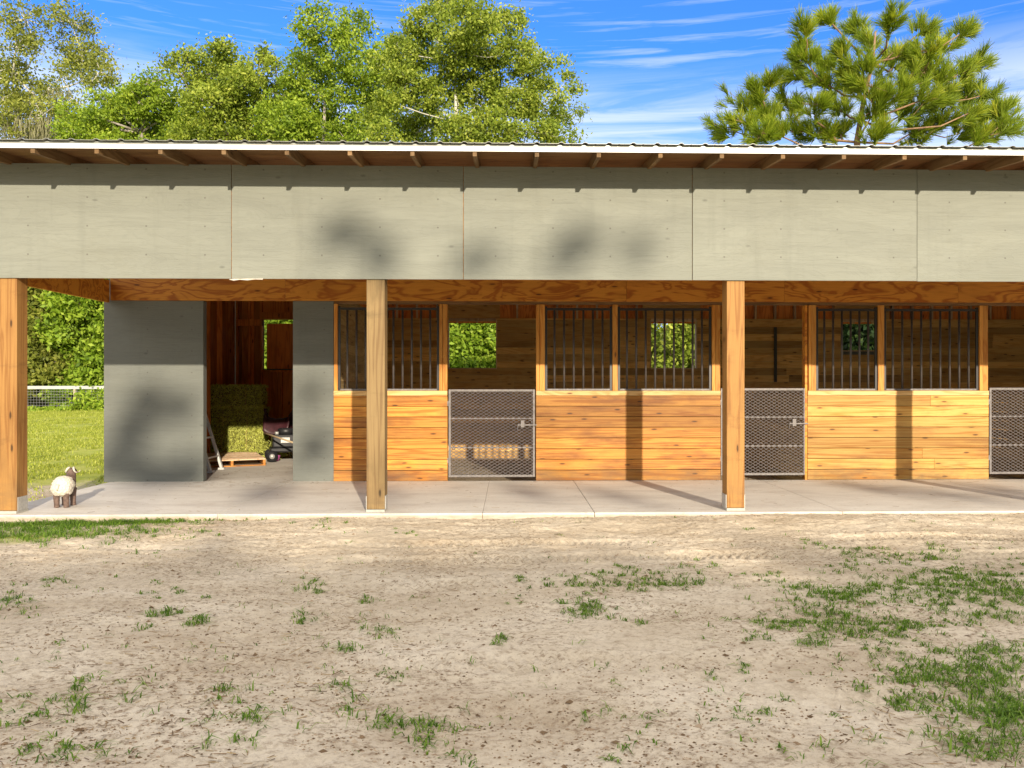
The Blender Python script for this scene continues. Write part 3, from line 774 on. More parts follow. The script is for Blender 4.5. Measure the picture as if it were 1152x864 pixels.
# ------------------------------------------------------------------ trees
def leaf_quads(P, size, rs, flat=.0, elong=1.9, up=.4):
    N = len(P)
    n = rs.normal(0, 1, (N, 3)); n[:, 2] = n[:, 2]*.8+up; n /= np.linalg.norm(n, axis=1)[:, None]
    u = np.cross(n, rs.normal(0, 1, (N, 3))); u /= np.linalg.norm(u, axis=1)[:, None]; v = np.cross(n, u)
    s = (size*rs.uniform(.6, 1.35, N))[:, None]
    return np.stack([P-u*s*.5*elong, P-v*s*.5+n*s*.12, P+u*s*.5*elong, P+v*s*.5+n*s*.12], 1)

def tree(name, label, cat, base, trunk_top, blobs, leaf, mat, bark, trunk_r=.3, per=22, cl_r=.5, cl_n=1.0, seed=1, group=None, moss=None, limbs=None, up=.4, small=False):
    """blobs: list of (centre Vector, radius, density)"""
    rs = np.random.RandomState(seed); random.seed(seed)
    root = empty(name, base); tag(root, label, cat, group); B0 = Vector(base)
    mb = MB(); pts = []
    tt = Vector(trunk_top)
    for k in range(7):
        t = k/6; p = B0.lerp(tt, t)+Vector((rs.normal(0, .12)*t*(1 if k < 6 else 0), rs.normal(0, .12)*t, 0)); pts.append(p-B0)
    mb.tube(pts, [trunk_r*(1.25 if k == 0 else 1-.11*k) for k in range(7)], 10)
    mb.build('trunk', M[bark], root)
    tw = MB(); P = []; T = []; SZ = []
    lb = MB()
    nodes = [(pts[j]+B0, 0.0) for j in range(2, 7)]
    order = sorted(range(len(blobs)), key=lambda i: min((blobs[i][0]-n_[0]).length for n_ in nodes))
    for i_ in order:
        c, r, dn = blobs[i_]
        s, dd = min(nodes, key=lambda n_: (n_[0]-c).length+.35*n_[1]+max(0, n_[0].z-c.z)*1.5)
        L_ = (c-s).length; f_ = max(.16, .5/(1+dd*.35+L_*.12))
        mid = s.lerp(c, .5)+Vector((rs.normal(0, .12), rs.normal(0, .12), -.06))*L_*.6
        lb.tube([s-B0, mid-B0, c-B0], [trunk_r*f_*.6, trunk_r*f_*.42, trunk_r*f_*.22], 6)
        nodes.append((c, dd+L_))
        area = r*r
        cl_b = min(cl_r, r*.55) if small else cl_r
        nc = max(4, int(area*26*dn*cl_n/(cl_b*cl_b*4)))
        d = rs.normal(0, 1, (nc, 3)); d /= np.linalg.norm(d, axis=1)[:, None]
        rad = r*rs.uniform(.25, 1, nc)**.45*rs.uniform(.75, 1.12, nc)
        C = np.array(c)+d*rad[:, None]*np.array([1, .9, .82])
        for q in range(nc):
            k = int(per*rs.uniform(.5, 1.5)); cr = cl_b*rs.uniform(.55, 1.2)
            pp = C[q]+rs.normal(0, cr*.5, (k, 3))*np.array([1, 1, .7]); P.append(pp); SZ.append(np.full(k, leaf*min(1, cl_b/.45) if small else leaf))
            T.append(np.clip(rs.uniform(0, 1, k)*.55+rs.uniform(0, .5), 0, 1))
            if q % 3 == 0:
                a = Vector(C[q]); st = c.lerp(a, .15)
                m_ = st.lerp(a, .55)+Vector((rs.normal(0, .1), rs.normal(0, .1), rs.normal(0, .1)))*r*.5
                tw.tube([st-B0, m_-B0, a-B0], [trunk_r*.10, trunk_r*.06, trunk_r*.025], 4, cap=False)
    lb.build('limbs', M[bark], root); tw.build('branches', M[bark], root)
    P = np.concatenate(P)-np.array(B0); T = np.concatenate(T)
    quad_mesh('crown', leaf_quads(P, np.concatenate(SZ), rs, up=up), M[mat], T, root)
    if moss:
        V = []; tt_ = []
        for (c, w, L, n) in moss:
            for k in range(n):
                a = np.array(c-B0)+np.array([rs.normal(0, w), rs.normal(0, w*.6), rs.normal(0, w*.4)]); ll = L*rs.uniform(.4, 1.2)
                x = a.copy(); ww = .03
                for s in range(5):
                    y = x+np.array([rs.normal(0, .05), rs.normal(0, .05), -ll/5]); e = np.array([ww*(1-s/5.5), rs.normal(0, .02), 0]); e2 = np.array([ww*(1-(s+1)/5.5), 0, 0])
                    V.append([x-e, x+e, y+e2, y-e2]); tt_.append(rs.uniform(0, 1)); x = y
        quad_mesh('moss', V, M['moss'], np.array(tt_), root)
    return root

def pb(lst, Y, dj=1.5, seed=0, kr=1.0):
    rs = np.random.RandomState(seed); out = []
    for (x, y, r, *d) in lst:
        yy = Y+rs.uniform(-dj, dj); c = at(x, y, yy); out.append((c, kr*r*yy/F, d[0] if d else 1.0))
    return out

# T1: live oak with moss at far left
Y = 50; KR = 1.10
bl = pb([(40,55,12,.5),(38,95,16,.8),(60,120,14,.8),(15,85,14,.8),(82,110,12,.7),(20,130,18,.8),(18,52,20,.8),(5,78,18,.6),(0,112,26,.9),(25,112,18,.8),(52,102,15,.8),(95,62,24,1),(112,80,18,.9),(80,60,16,.8),(70,86,14,.7),(93,92,13,.6),(122,72,10,.6),(125,92,6,.4),(12,146,18,.7),(40,140,16,.7),(70,132,16,.8),(58,152,18,.9),(30,22,28,.8),(80,25,24,.8),(-25,80,30,1),(-30,140,30,1)], Y, 3, 1, KR)
tree('live_oak', 'old live oak with open olive crown and hanging grey moss at far left', 'tree', (at(40,200,Y).x, Y, -.1), at(45, 120, Y), bl, 0.100, 'leaf_olive', 'bark_pale', .5, 58, .75, 1.35, 11,
     moss=[(at(45,140,Y-2), 1.0, 1.6, 130), (at(62,143,Y-2), .7, 1.5, 120), (at(30,138,Y-2), .8, 1.4, 60), (at(8,135,Y-2), .8, 1.4, 60), (at(66,104,Y-2), .4, 1.0, 30)])
# T2
Y = 44; KR = 1.08
bl = pb([(80,128,12,1),(88,152,18,1.2),(115,138,18,1.2),(150,104,12,.9),(182,88,8,.7),(215,118,10,.9),(166,92,11,.9),(176,100,13,1),(190,112,15,1),(160,115,22,1.2),(135,122,18,1.1),(108,106,9,.7),(105,130,15,1),(200,128,20,1.1),(222,140,20,1.1),(130,150,26,1.3),(170,150,28,1.3),(210,158,24,1.2),(90,150,18,1.1),(145,180,34,1.2),(200,190,34,1.2),(100,185,28,1)], Y, 2.2, 2, KR)
tree('leafy_tree', 'lowest bright green tree just above the roof, next to the mossy oak', 'tree', (at(160,200,Y).x, Y, -.1), at(160, 150, Y), bl, 0.094, 'leaf_green', 'bark', .35, 66, .6, 1.5, 12)
# T3
Y = 40; KR = 1.12
bl = pb([(196,68,9,.8),(212,66,13,1),(240,58,13,1),(262,72,16,1.1),(240,84,20,1.2),(222,94,14,1),(270,96,22,1.2),(292,72,11,.9),(310,76,10,.8),(286,90,14,1),(236,118,22,1.1),(268,126,24,1.2),(300,115,16,1),(250,150,28,1.2),(285,152,24,1.2),(228,146,14,1),(322,150,20,1.1),(185,72,7,.7),(250,50,8,.7),(325,88,12,.8),(300,60,6,.4),(215,110,12,.9),(312,100,12,1),(250,105,18,1),(205,85,9,.7),(212,155,18,1)], Y, 2, 3, KR)
tree('leafy_tree', 'taller olive and yellow green tree left of centre above the roof', 'tree', (at(262,200,Y).x, Y, -.1), at(262, 120, Y), bl, 0.089, 'leaf_yellow', 'bark', .32, 66, .55, 1.4, 13)
# T4
Y = 37; KR = 1.18
bl = pb([(352,62,18,1.1),(338,84,18,1.1),(365,88,18,1.1),(325,108,18,1.1),(350,118,22,1.2),(380,62,18,.8),(400,58,14,.6),(425,60,14,.6),(405,84,15,.5),(385,110,18,.8),(425,112,16,.5),(335,145,24,1.2),(370,148,24,1.1),(405,140,20,.7),(355,30,22,1),(395,28,22,.8),(435,95,12,.6),(402,82,20,.8),(428,80,18,.8),(440,58,16,.8),(412,106,18,1),(434,104,16,.9),(300,135,16,1),(312,155,16,1),(385,40,16,.8),(420,140,20,.9),(440,125,14,.6),(330,130,18,1),(310,125,14,1),(345,158,24,1),(390,158,22,1)], Y, 2, 4, KR)
tree('leafy_tree', 'airy mid green tree with much sky showing through, left of the largest tree', 'tree', (at(362,200,Y).x, Y, -.1), at(365, 110, Y), bl, 0.083, 'leaf_green', 'bark', .16, 60, .5, 1.25, 14)
# T5
Y = 31; KR = 1.10
bl = pb([(424,66,12,.5),(415,128,14,.6),(446,50,12,.7),(606,72,12,.8),(620,100,12,.8),(650,128,7,.6),(636,68,5,.6),(452,60,20,1),(446,84,18,1),(440,115,16,1),(432,150,18,1),(600,100,16,1),(622,128,12,1),(615,70,9,.9),(470,62,24,1.1),(455,95,20,1),(480,110,24,1.1),(515,60,26,1.2),(510,98,26,1.2),(548,62,24,1.2),(545,105,26,1.2),(582,60,20,1.1),(592,84,16,1),(580,115,22,1.2),(604,120,16,1),(560,145,28,1.3),(520,148,28,1.3),(475,148,26,1.1),(448,140,18,.8),(610,150,20,1.1),(632,112,10,1),(640,88,7,.9),(646,98,6,.7),(628,135,13,1),(644,155,10,.8),(596,56,9,.9),(530,25,30,1.2),(480,25,24,1.1),(572,28,22,1),(500,5,24,1)], Y, 2, 5, KR)
tree('leafy_tree', 'largest leafy green tree with pale trunk, in the middle of the picture behind the barn', 'tree', (at(520,200,Y).x, Y, -.1), at(512, 70, Y), bl, 0.068, 'leaf_yellow', 'bark_pale', .13, 62, .42, 1.45, 15)

# pine
def pine():
    Y = 22; rs = np.random.RandomState(31); random.seed(31)
    base = Vector((at(1034,200,Y).x, Y, -.1)); root = empty('pine_tree', base)
    tag(root, 'long needled pine with open bright green tufts above the right end of the roof', 'pine tree')
    top = at(985, 35, Y)
    mb = MB(); mb.tube([(0,0,0), at(1003,300,Y)-base, at(968,215,Y)-base, at(964,160,Y)-base, at(972,110,Y)-base, at(982,70,Y)-base, top-base], [.17,.14,.11,.085,.06,.045,.02], 10); mb.build('trunk', M['bark_pine'], root)
    cl = [(868,88,8),(930,145,12),(955,95,12),(1000,105,14),(1030,80,12),(1062,115,14),(1095,125,12),(1125,140,9),(872,150,12),(1020,60,9),(978,48,10),(812,143,15),(836,116,16),(838,138,13),(850,100,9),(862,125,11),(858,150,13),(888,112,16),(893,82,15),(905,64,11),(925,72,13),(926,92,12),(902,52,7),(951,50,9),(915,118,14),(880,142,16),(906,148,14),(940,120,13),(945,148,13),(970,72,15),(975,95,16),(986,122,14),(1005,76,15),(1006,58,10),(1016,100,15),(1020,126,13),(1045,56,11),(1066,50,10),(1060,88,18),(1044,110,17),(1076,108,15),(1081,80,11),(1100,68,13),(1095,100,13),(1110,106,9),(1114,126,13),(1128,124,11),(1134,146,10),(1090,147,15),(1060,138,17),(1030,147,15),(990,148,13),(1112,152,12),(953,80,8),(1040,80,14),(962,30,13),(1040,33,12),(1000,22,14),(905,30,9),(930,20,11),(1085,35,10)]
    lb = MB(); V = []; T = []
    nodes = [(at(*p_, Y), 0.0) for p_ in ((962,215),(963,185),(964,160),(968,135),(972,110),(982,70))]
    cl.sort(key=lambda t_: abs(t_[0]-968)+.5*abs(t_[1]-120))
    for (x, y, r) in cl:
        yy = Y+rs.uniform(-1.6, 1.6); c = at(x, y, yy); rr = 1.12*r*yy/F
        # limb from trunk, rising outward
        s, dd = min(nodes, key=lambda n_: (n_[0]-c).length+.3*n_[1]+max(0, n_[0].z-c.z+.25)*3)
        m1 = s.lerp(c, .5)+Vector((rs.normal(0, .08), rs.normal(0, .08), -.10))*(c-s).length
        f_ = max(.35, 1/(1+.25*dd)); lb.tube([s-base, m1-base, c-base], [.036*f_, .027*f_, .018*f_], 6); nodes.append((c, dd+(c-s).length))
        nt = int(8+rr*rr*62)
        ax = (c-m1).normalized()
        for k in range(nt):
            d = Vector(rs.normal(0, 1, 3)); d.normalize()
            p = c+(Vector((d.x*1.15, d.y, d.z*.75))+ax*rs.normal(0, .45))*rr*rs.uniform(.1, 1.25)**.6
            a = (d*.8+ax*.7+Vector((0, 0, .55))).normalized()
            lb.tube([(c.lerp(p, .1)-base), (p-base)], [.008, .004], 4, cap=False)
            n = int(rs.uniform(60, 95)); tn = rs.uniform(0, .6)*rs.uniform(.3, 1)
            A = np.array(a); dirs = rs.normal(0, 1, (n, 3)); dirs /= np.linalg.norm(dirs, axis=1)[:, None]
            dirs = dirs*.58+A*.95; dirs /= np.linalg.norm(dirs, axis=1)[:, None]
            L = rs.uniform(.20, .40, n)[:, None]; st = np.array(p-base)-A*rs.uniform(0, .26, n)[:, None]
            e = np.cross(dirs, rs.normal(0, 1, (n, 3))); e /= np.linalg.norm(e, axis=1)[:, None]; w = .0075
            en = st+dirs*L; en[:, 2] -= .02
            V.append(np.stack([st-e*w, st+e*w, en+e*w*.5, en-e*w*.5], 1)); T.append(np.clip(tn+rs.uniform(0, .5, n), 0, 1))
    lb.build('branches', M['bark_pine'], root)
    quad_mesh('needles', np.concatenate(V), M['needles'], np.concatenate(T), root)
pine()

# bushes behind the barn seen through the stall windows
def bush(cx, Y, wd, zt, leaf, mat, label, seed, n=14, dens=1.5, name='bush', cl=.5, per=40):
    rs = np.random.RandomState(seed); bl = []
    for k in range(n):
        z = rs.uniform(.4, zt-.5); bl.append((Vector((cx+rs.uniform(-wd, wd), Y+rs.uniform(-.8, .8), z)), rs.uniform(.7, 1.2)*min(1, zt/3.5), dens))
    tree(name, label, 'bush' if name == 'bush' else 'tree', (cx, Y, -.1), Vector((cx, Y, zt*.6)), bl, leaf, mat, 'bark_pine', .05, per, cl, 1.5, seed)
bush(-1.3, 25.5, 2.0, 5.0, .08, 'leaf_bright', 'bright willow-leaved bush seen through the window behind the first gate', 41, 22, 1.3, cl=.42, per=80)
bush(5.4, 26.5, 2.0, 5.0, .085, 'leaf_yellow', 'yellow green bush seen through the barred window of the middle stall', 42, 22, 1.5)
bush(12.2, 25.5, 2.4, 5.0, .12, 'leaf_dark', 'dark leaved bush seen through the bars of the right stall', 43, 24, 1.6)
bush(-10.6, 33, 2.0, 6.0, .13, 'leaf_bright', 'pale green bush showing round the tack room shutter', 44, 22, 1.5)
# dense woods edge beyond the fence
lab = ['dense dark green tree nearest the left post beyond the fence', 'yellow green bushy tree beyond the fence post', 'bright green leafy tree beyond the fence beside the grey wall', 'tall evergreen tree filling the gap behind the fence']
for i, (px, mat, sd) in enumerate([(28, 'leaf_olive', 51), (66, 'leaf_yellow', 52), (108, 'leaf_bright', 53), (150, 'leaf_green', 54)]):
    rs = np.random.RandomState(sd); Y = 48+(i % 2)*1.8; cx = at(px, 400, Y).x; bl = []
    for k in range(26):
        bl.append((Vector((cx+rs.uniform(-1.9, 1.9), Y+rs.uniform(-1.5, 1.5), rs.uniform(.6, 9.5))), rs.uniform(.9, 1.6), 1.25))
    tree('woodland_tree', lab[i] if i != 3 else 'green woodland tree hidden mostly behind the grey tack room wall', 'tree', (cx, Y, -.1), Vector((cx, Y, 7)), bl, .15, mat, 'bark', .2, 42, .6, 1.25, sd, group='trees beyond the field fence')
# shadowy wood further back so no horizon shows
rs = np.random.RandomState(77); N = 60000
P = np.stack([rs.uniform(-75, 60, N), rs.uniform(58, 66, N), rs.uniform(-.1, 1, N)**1*0], 1)
P[:, 2] = rs.uniform(0, 1, N)*(7.5+3*np.sin(P[:, 0]*.35)+1.5*np.sin(P[:, 0]*1.1))
o = quad_mesh('far_wood', leaf_quads(P, .55, rs, elong=1.3), M['leaf_olive'], rs.uniform(0, .7, N)); tag(o, 'far mass of dark woodland closing the field behind everything', 'wood', kind='stuff')

# trees on the near side of the yard, behind the viewpoint; their shade falls on the sand
def shade_tree(cx, cy, top, wd, seed, lab, extra=()):
    rs = np.random.RandomState(seed); bl = []
    for k in range(20):
        z = rs.uniform(2.0, top-2.3); bl.append((Vector((cx+rs.uniform(-wd, wd), cy+rs.uniform(-1.5, 1.5), z)), 1.7, 1.0))
    for k in range(int(wd*2.2)+1):
        bl.append((Vector((cx-wd+k*(2*wd)/(int(wd*2.2)), cy, top-1.05+rs.uniform(-.12, .12))), .9, 1.5))
    for k in range(int(wd*3)): bl.append((Vector((cx+rs.uniform(-wd, wd), cy, top-.35+rs.uniform(-.25, .1))), .35, 1.3))
    for e in extra: bl.append((Vector(e[:3]), e[3], e[4]))
    tree('shade_tree', lab, 'tree', (cx, cy, -.1), Vector((cx, cy, top*.7)), bl, .42, 'leaf_green', 'bark', .36, 30, .9, 1.0, seed, small=True)
SHY = -26.0
def sh(X, Yp, Z):       # point in the tree plane whose shadow falls on (X,Yp,Z)
    t = (Yp-SHY)/(-SUN.y); return (X+SUN.x*t, SHY, Z+SUN.z*t)
topz = sh(0, 7.75, -.05)[2]
blobs_ex = [(*sh(*at(388, 262, D)), .17, 1.0), (*sh(*at(368, 270, D)), .13, .8), (*sh(*at(425, 282, D)), .15, .7), (*sh(*at(432, 298, D)), .13, .6), (*sh(*at(540, 288, D)), .15, 1.0), (*sh(*at(524, 300, D)), .12, .7),
            (*sh(*at(640, 285, D)), .15, .9), (*sh(*at(632, 298, D)), .12, .7), (*sh(*at(715, 280, D)), .16, .45), (*sh(*at(660, 268, D)), .15, .4),
            (*sh(*at(168, 450, W)), .20, 1.2), (*sh(*at(205, 458, W)), .17, 1.0), (*sh(*at(150, 480, W)), .22, 1.0), (*sh(*at(140, 520, W)), .28, 1.2), (*sh(*at(180, 540, W)), .26, 1.2), (*sh(*at(215, 530, W)), .2, 1.1), (*sh(*at(350, 505, W)), .2, .8), (*sh(*at(345, 445, W)), .14, .7),
            (*sh(*at(980, 552, W-1)), .2, .8), (*sh(*at(1060, 560, W-1.5)), .2, .9), (*sh(*at(1110, 556, W-1)), .2, .9), (*sh(*at(300, 556, W-1)), .2, .7), (*sh(*at(690, 560, W-1.5)), .16, .6), (*sh(*at(430, 556, W-1)), .16, .6), (*sh(*at(590, 556, W-1.2)), .2, .5)]
cs = [(-9, 3.0), (-3.5, 3.0), (2, 3.0), (7.5, 3.0), (13, 3.0), (18.5, 3.0)]
for i, (off_, wd) in enumerate(cs):
    cx = off_+SUN.x/(-SUN.y)*34
    ex = [b for b in blobs_ex if abs(b[0]-cx) <= 2.75]
    shade_tree(cx, SHY, topz+(-.35, -.45, -.45, -.35, .05, .3)[i], wd, 61+i, ['shade tree behind the viewpoint, %s' % w for w in ('at the far left end of the row', 'second from the left end of the row', 'third from the left end of the row', 'third from the right end of the row', 'second from the right end of the row', 'at the far right end of the row')][i], ex)

# ------------------------------------------------------------------ grass
def blades(P, hgt, rs, lean=.5, width=.0035):
    """two-segment blades; returns (2N,4,3)"""
    N = len(P); d = rs.normal(0, 1, (N, 3)); d[:, 2] = 0; d /= np.linalg.norm(d, axis=1)[:, None]+1e-6
    h = hgt*rs.uniform(.45, 1.3, N)[:, None] if not hasattr(hgt, 'shape') else (hgt*rs.uniform(.5, 1.3, N))[:, None]
    ln = rs.uniform(.1, 1.0, N)[:, None]*lean*2
    e = np.stack([-d[:, 1], d[:, 0], np.zeros(N)], 1); e = e+rs.normal(0, .3, (N, 3))*[1, 1, 0]; w = width*rs.uniform(.7, 1.5, N)[:, None]
    up = np.array([0, 0, 1.])
    a = P; b = P+up*h*.6+d*h*ln*.3; c = P+up*h*(1-.35*ln)+d*h*ln
    q1 = np.stack([a-e*w, a+e*w, b+e*w*.8, b-e*w*.8], 1); q2 = np.stack([b-e*w*.8, b+e*w*.8, c+e*w*.1, c-e*w*.1], 1)
    return np.concatenate([q1, q2])
rs = np.random.RandomState(101)
PT = []; HT = []
# (px,py,rx,ry,tufts,height)
patches = [(40,596,70,9,230,.09),(110,598,60,9,120,.08),(160,588,50,5,70,.08),(185,596,40,8,40,.05),(5,592,30,10,60,.08),(260,588,30,3,10,.05),(370,597,18,4,12,.05),(455,602,12,2,8,.04),
 (55,650,22,5,14,.05),(15,672,25,10,20,.06),(182,692,16,4,16,.06),(227,699,13,4,14,.06),(165,709,6,3,5,.05),(190,668,35,7,14,.04),(355,660,22,5,16,.05),(340,694,14,5,10,.05),(390,728,18,3,9,.05),
 (272,742,3,5,3,.16),(278,776,14,5,8,.10),(90,775,16,6,9,.09),(55,790,6,4,5,.08),(85,797,18,7,11,.10),(140,787,8,5,5,.11),(10,800,20,12,14,.09),(30,808,8,5,5,.08),(250,802,16,8,11,.09),(300,806,30,8,18,.10),(345,742,3,4,1,.2),(388,778,8,8,9,.10),(400,798,10,5,5,.07),(445,757,16,6,12,.06),(455,808,45,7,40,.09),(430,712,20,6,12,.05),(412,672,9,3,8,.05),
 (655,680,18,7,22,.05),(640,658,30,7,30,.05),(585,650,8,3,7,.05),(690,650,32,6,34,.05),(660,690,25,6,26,.05),(740,658,25,7,24,.05),(700,640,14,4,10,.05),(780,655,25,6,16,.05),(715,706,12,4,7,.05),(564,722,9,4,8,.05),(585,676,10,5,5,.03),(625,787,6,5,3,.08),(645,778,3,3,2,.06),(672,793,14,6,6,.08),(690,798,4,3,2,.07),(710,805,12,4,5,.07),
 (790,640,26,6,14,.05),(785,660,18,4,12,.05),(845,600,4,4,3,.05),(805,765,7,4,5,.07),(834,756,12,4,11,.06),(878,787,9,4,7,.06),(868,802,14,5,9,.07),(830,808,10,5,8,.07),(935,808,14,3,6,.05),(855,722,12,5,8,.05),(970,750,4,8,3,.10),
 (915,618,22,5,22,.05),(970,622,28,5,34,.05),(1045,625,26,6,40,.06),(1008,630,18,5,16,.05),(950,640,20,5,8,.04),(1120,622,10,3,5,.04),
 (1050,650,30,8,50,.05),(1080,660,50,10,90,.055),(1020,668,45,9,80,.055),(960,668,45,9,70,.05),(900,665,30,9,40,.05),(1130,675,30,14,90,.06),(910,690,30,9,50,.05),(960,690,40,9,70,.05),(880,705,25,8,30,.045),(930,710,40,10,70,.05),(1000,712,45,10,80,.055),(915,728,14,6,16,.06),(985,732,30,8,40,.055),(1030,700,40,7,50,.05),(1070,745,45,12,90,.065),(1120,740,32,14,100,.07),(1035,755,40,10,60,.065),(1075,775,45,10,70,.07),(1130,775,26,14,60,.08),(1010,785,40,8,30,.06),(1125,805,30,12,60,.09),(1070,800,50,8,30,.07),(860,650,25,8,14,.04),(1140,640,18,8,20,.05),(200,620,15,3,4,.03),(1085,648,45,7,90,.07),(1120,665,30,9,90,.07),(1060,672,50,8,80,.06),(1110,690,40,8,70,.06),(1000,660,40,7,50,.06),(940,668,35,7,50,.06),(60,592,60,5,120,.11),(140,587,60,3,80,.10),(30,604,50,5,70,.07),(1045,622,40,5,40,.07),(975,640,40,5,30,.05),(720,662,40,7,40,.05),(60,835,40,14,26,.08),(470,835,40,12,24,.08),(260,838,30,12,16,.08),(1100,840,60,16,70,.08),(900,840,30,10,10,.06),(700,845,30,10,8,.06)]
for (px, py, rx, ry, n, h) in patches:
    if py > 730 and px < 1000: h *= .62; n = int(n*.6)
    if px > 1000: h *= .8
    n = int(n*(.62 if px > 880 else .85))
    for k in range(n):
        x = px+rs.normal(0, rx*.72); y = py+rs.normal(0, ry*.8)
        if y < 585: y = 585+rs.uniform(0, 4)
        g = on_ground(x, y)
        if g.y > 8.40: g.y = 8.40-abs(rs.normal(0, .04))
        nb = int(rs.uniform(4, 15)); s = h*.7
        PT.append(np.stack([g.x+rs.normal(0, s*.45, nb), g.y+rs.normal(0, s*.45, nb), np.zeros(nb)], 1)); HT.append(np.full(nb, h*.72))
# stray sprouts
for k in range(260):
    g = on_ground(rs.uniform(-60, 1210), 588+rs.uniform(0, 1)**1.2*280)
    if g.y > 8.4: continue
    nb = int(rs.uniform(2, 6)); PT.append(np.stack([g.x+rs.normal(0, .02, nb), g.y+rs.normal(0, .02, nb), np.zeros(nb)], 1)); HT.append(np.full(nb, .035))
P = np.concatenate(PT); Hh = np.concatenate(HT); P[:, 2] = gh(P[:, 0], P[:, 1])-.004
V = blades(P, Hh, rs, 1.25, .0024); T = np.tile(rs.uniform(0, .75, len(P)), 2)
o = quad_mesh('grass_tufts', V, M['grass'], T); tag(o, 'scattered green grass tufts and weeds growing in the sandy yard', 'grass', kind='stuff')
# lawn left
N = 120000
yy = 9.3+35*rs.uniform(0, 1, N)**1.8; ratio = rs.uniform(-.68, -.44, N); xx = ratio*yy
ok = (xx < -5.62) & (rs.uniform(0, 1, N) < np.clip((yy-10.6)/5.0, .05, 1)*np.clip(fbm(xx*1.5, yy*.8, 3, 8)*4-1.1, 0, 1)); P = np.stack([xx, yy, np.full(N, -.105)], 1)[ok]
sc = .035+.0022*P[:, 1]
V = blades(P, sc, rs, .8, .006); T = np.tile(np.clip(rs.uniform(0, 1, len(P))*.7+.3*fbm(P[:, 0]*1.1, P[:, 1]*.5, 3, 5), 0, 1), 2)
o = quad_mesh('lawn_grass', V, M['lawn'], T); tag(o, 'sunlit yellow green lawn running back to the fence', 'lawn', kind='stuff')
# weeds along the fence
N = 9000; xx = rs.uniform(-34, -18, N); yy = np.array([fy(x) for x in xx])+rs.normal(0, .5, N)
P = np.stack([xx, yy, np.abs(rs.normal(0, .13, N))*(.6+3.6*(xx > -23.6))-.1], 1)
o = quad_mesh('fence_weeds', leaf_quads(P, .12, rs, up=.6), M['leaf_bright'], rs.uniform(.3, 1, N)); tag(o, 'low green weeds growing along the foot of the fence', 'weeds', kind='stuff')

# ------------------------------------------------------------------ clods, litter on the sand
N = 16000
py = 584+rs.uniform(0, 1, N)**1.3*285; px = rs.uniform(-40, 1190, N)
V = []; T = []
G = np.array([tuple(on_ground(a, b)) for a, b in zip(px, py)]); G[:, 1] = np.minimum(G[:, 1], 8.42)
keep = fbm(G[:, 0]*1.3, G[:, 1]*1.5, 3, 91) > .42; G = G[keep]; N = len(G)
G[:, 2] = gh(G[:, 0], G[:, 1])
mb = MB(); clod = []
r = rs.uniform(.002, .008, N)*(1+(rs.uniform(0, 1, N) > .97)*1.2)
octv = np.array([(1,0,0),(0,1,0),(-1,0,0),(0,-1,0),(0,0,1),(0,0,-1)], float); octf = [(0,1,4),(1,2,4),(2,3,4),(3,0,4),(1,0,5),(2,1,5),(3,2,5),(0,3,5)]
vv = G[:, None, :]+octv[None]*r[:, None, None]*rs.uniform(.6, 1.3, (N, 6, 1))*np.array([1.2, 1, .65])
V3 = np.stack([vv[:, f, :] for f in octf], 1).reshape(-1, 3, 3)
M['clod'] = leafy('sand_clods', (.10,.06,.03), (.24,.16,.09), (.46,.36,.25), .0, .95)
o = quad_mesh('sand_clods', V3, M['clod'], np.repeat(rs.uniform(0, 1, N), 8), nper=3); tag(o, 'small crumbs and clods of sand strewn over the yard', 'sand', kind='stuff')
# dead straw / twigs
N = 6500; py = 582+rs.uniform(0, 1, N)**1.2*285; px = rs.uniform(-40, 1190, N)
G = np.array([tuple(on_ground(a, b)) for a, b in zip(px, py)]); G[:, 1] = np.minimum(G[:, 1], 8.42); keep = fbm(G[:, 0]*.9+7, G[:, 1]*1.2, 3, 17) > .42; G = G[keep]; N = len(G)
G[:, 2] = gh(G[:, 0], G[:, 1])+.004
a = rs.uniform(0, 6.28, N); L = rs.uniform(.015, .06, N)*(1+(rs.uniform(0, 1, N) > .97)*1.5); d = np.stack([np.cos(a), np.sin(a)*.8, rs.normal(0, .10, N)], 1)*L[:, None]*.5
e = np.stack([-np.sin(a), np.cos(a), np.ones(N)*.6], 1)*rs.uniform(.0008, .002, N)[:, None]
M['litter'] = leafy('dead_litter', (.09,.05,.025), (.22,.14,.07), (.42,.31,.16), .0, .9)
o = quad_mesh('dead_litter', np.stack([G-d-e, G+d-e, G+d+e, G-d+e], 1), M['litter'], rs.uniform(0, 1, N)); tag(o, 'dead straw and twigs lying on the sand', 'litter', kind='stuff')

N = 420; P = np.stack([rs.uniform(-5.3, 8, N), np.where(rs.uniform(0, 1, N) < .5, W-.05-np.abs(rs.normal(0, .25, N)), rs.uniform(8.45, W-.1, N)), np.full(N, .004)], 1)
k_ = N//3; P[:k_, 0] = rs.normal(-3.8, .7, k_); P[:k_, 1] = rs.uniform(10.6, 13.5, k_); P[:k_, 0] = np.clip(P[:k_, 0], -4.25, -3.1)*(P[:k_, 1] > 11.1)+P[:k_, 0]*(P[:k_, 1] <= 11.1)
a = rs.uniform(0, 6.28, N); d = np.stack([np.cos(a), np.sin(a), np.zeros(N)], 1)*rs.uniform(.01, .05, N)[:, None]; e = np.stack([-np.sin(a), np.cos(a), np.full(N, .3)], 1)*.0022
o = quad_mesh('straw_scraps', np.stack([P-d-e, P+d-e, P+d+e, P-d+e], 1), M['litter'], rs.uniform(.2, 1, N)); tag(o, 'loose straw scraps blown over the concrete walkway', 'straw', kind='stuff')

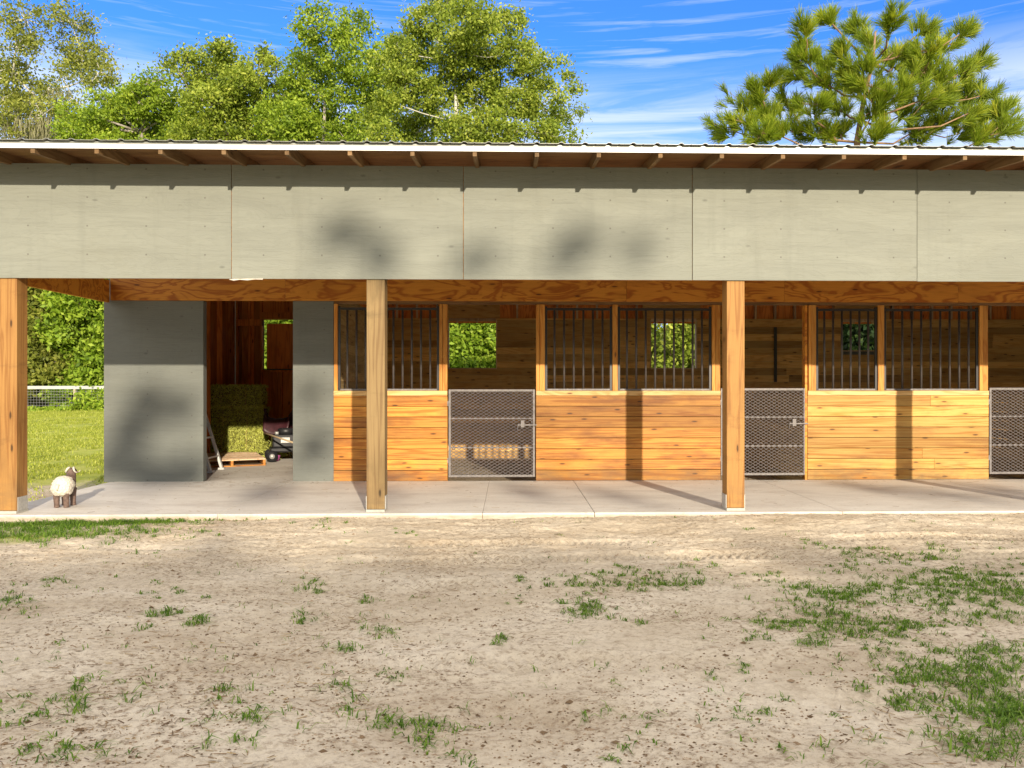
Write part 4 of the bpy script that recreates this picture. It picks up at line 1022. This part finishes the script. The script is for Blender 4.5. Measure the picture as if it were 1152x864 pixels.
# ------------------------------------------------------------------ world, sun, camera
w = bpy.data.worlds.new('World'); scene.world = w; w.use_nodes = True
nt = w.node_tree; nt.nodes.clear(); q = NT(nt)
out = q.n('OutputWorld'); bg = q.n('Background'); nt.links.new(bg.outputs[0], out.inputs[0])
sky = q.n('TexSky'); sky.sky_type = 'NISHITA'; sky.sun_disc = False
sky.sun_elevation = math.asin(SUN.z); sky.sun_rotation = math.atan2(SUN.x, SUN.y)
sky.air_density = 1.0; sky.dust_density = .25; sky.ozone_density = 2.2
g = q.n('TexCoord').outputs['Generated']
sepn = q.n('SeparateXYZ'); nt.links.new(g, sepn.inputs[0])
cl = q.noise(q.vmath('ADD', q.scale(g, (2.4, 2.4, 34)), (1.3, 4.2, 3.7)), 1.4, 7, .62, .8)
wisp = q.noise(q.vmath('ADD', q.scale(g, (5.0, 5.0, 95)), (7.1, 2.2, 1.7)), 1.2, 6, .6, .5)
z = sepn.outputs[2]
low = q.rng(z, .31, .37, 1, 0)
c1 = q.math('MULTIPLY', q.rng(cl, .36, .54, .3, 1), low)
c2 = q.math('MULTIPLY', q.rng(wisp, .53, .72, 0, .8), q.rng(z, .24, .42, 1, .55))
cf = q.math('MAXIMUM', c1, c2, clamp=True)
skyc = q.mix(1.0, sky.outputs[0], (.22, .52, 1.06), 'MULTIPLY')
col = q.mix(q.math('MULTIPLY', cf, .7), skyc, (3.6, 3.9, 4.3))
# bright cloud added out of view, overhead and behind the camera, as fill
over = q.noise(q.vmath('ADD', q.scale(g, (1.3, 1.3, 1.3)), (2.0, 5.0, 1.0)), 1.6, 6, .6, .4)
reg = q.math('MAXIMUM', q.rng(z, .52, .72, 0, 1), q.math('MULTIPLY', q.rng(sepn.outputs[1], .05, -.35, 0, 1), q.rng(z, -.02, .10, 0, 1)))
fill_cloud = q.math('MULTIPLY', reg, q.rng(over, .30, .50, .25, 1))
col = q.mix(fill_cloud, col, (6.3, 5.9, 5.4))
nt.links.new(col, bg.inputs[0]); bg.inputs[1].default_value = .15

sl = bpy.data.lights.new('sun', 'SUN'); sl.energy = 3.4; sl.angle = R(.7); sl.color = (1.0, .87, .69)
so = bpy.data.objects.new('sun', sl); COL.objects.link(so); so.rotation_euler = SUN.to_track_quat('Z', 'Y').to_euler(); so.location = (8, -20, 12)

cam = bpy.data.cameras.new('camera'); cam.sensor_width = 36; cam.lens = F/1152*36; cam.shift_x = -(596.6-576)/1152; cam.clip_end = 3000; cam.clip_start = .05
co = bpy.data.objects.new('camera', cam); COL.objects.link(co); co.location = (0, 0, H); co.rotation_euler = (R(90), 0, -TH)
scene.camera = co
scene.view_settings.view_transform = 'Standard'; scene.view_settings.look = 'None'; scene.view_settings.gamma = 1
scene.view_settings.exposure = .9
scene.render.engine = 'CYCLES'
scene.cycles.max_bounces = 6; scene.cycles.diffuse_bounces = 4; scene.cycles.glossy_bounces = 2; scene.cycles.transmission_bounces = 3
scene.cycles.use_adaptive_sampling = True

if False: pass
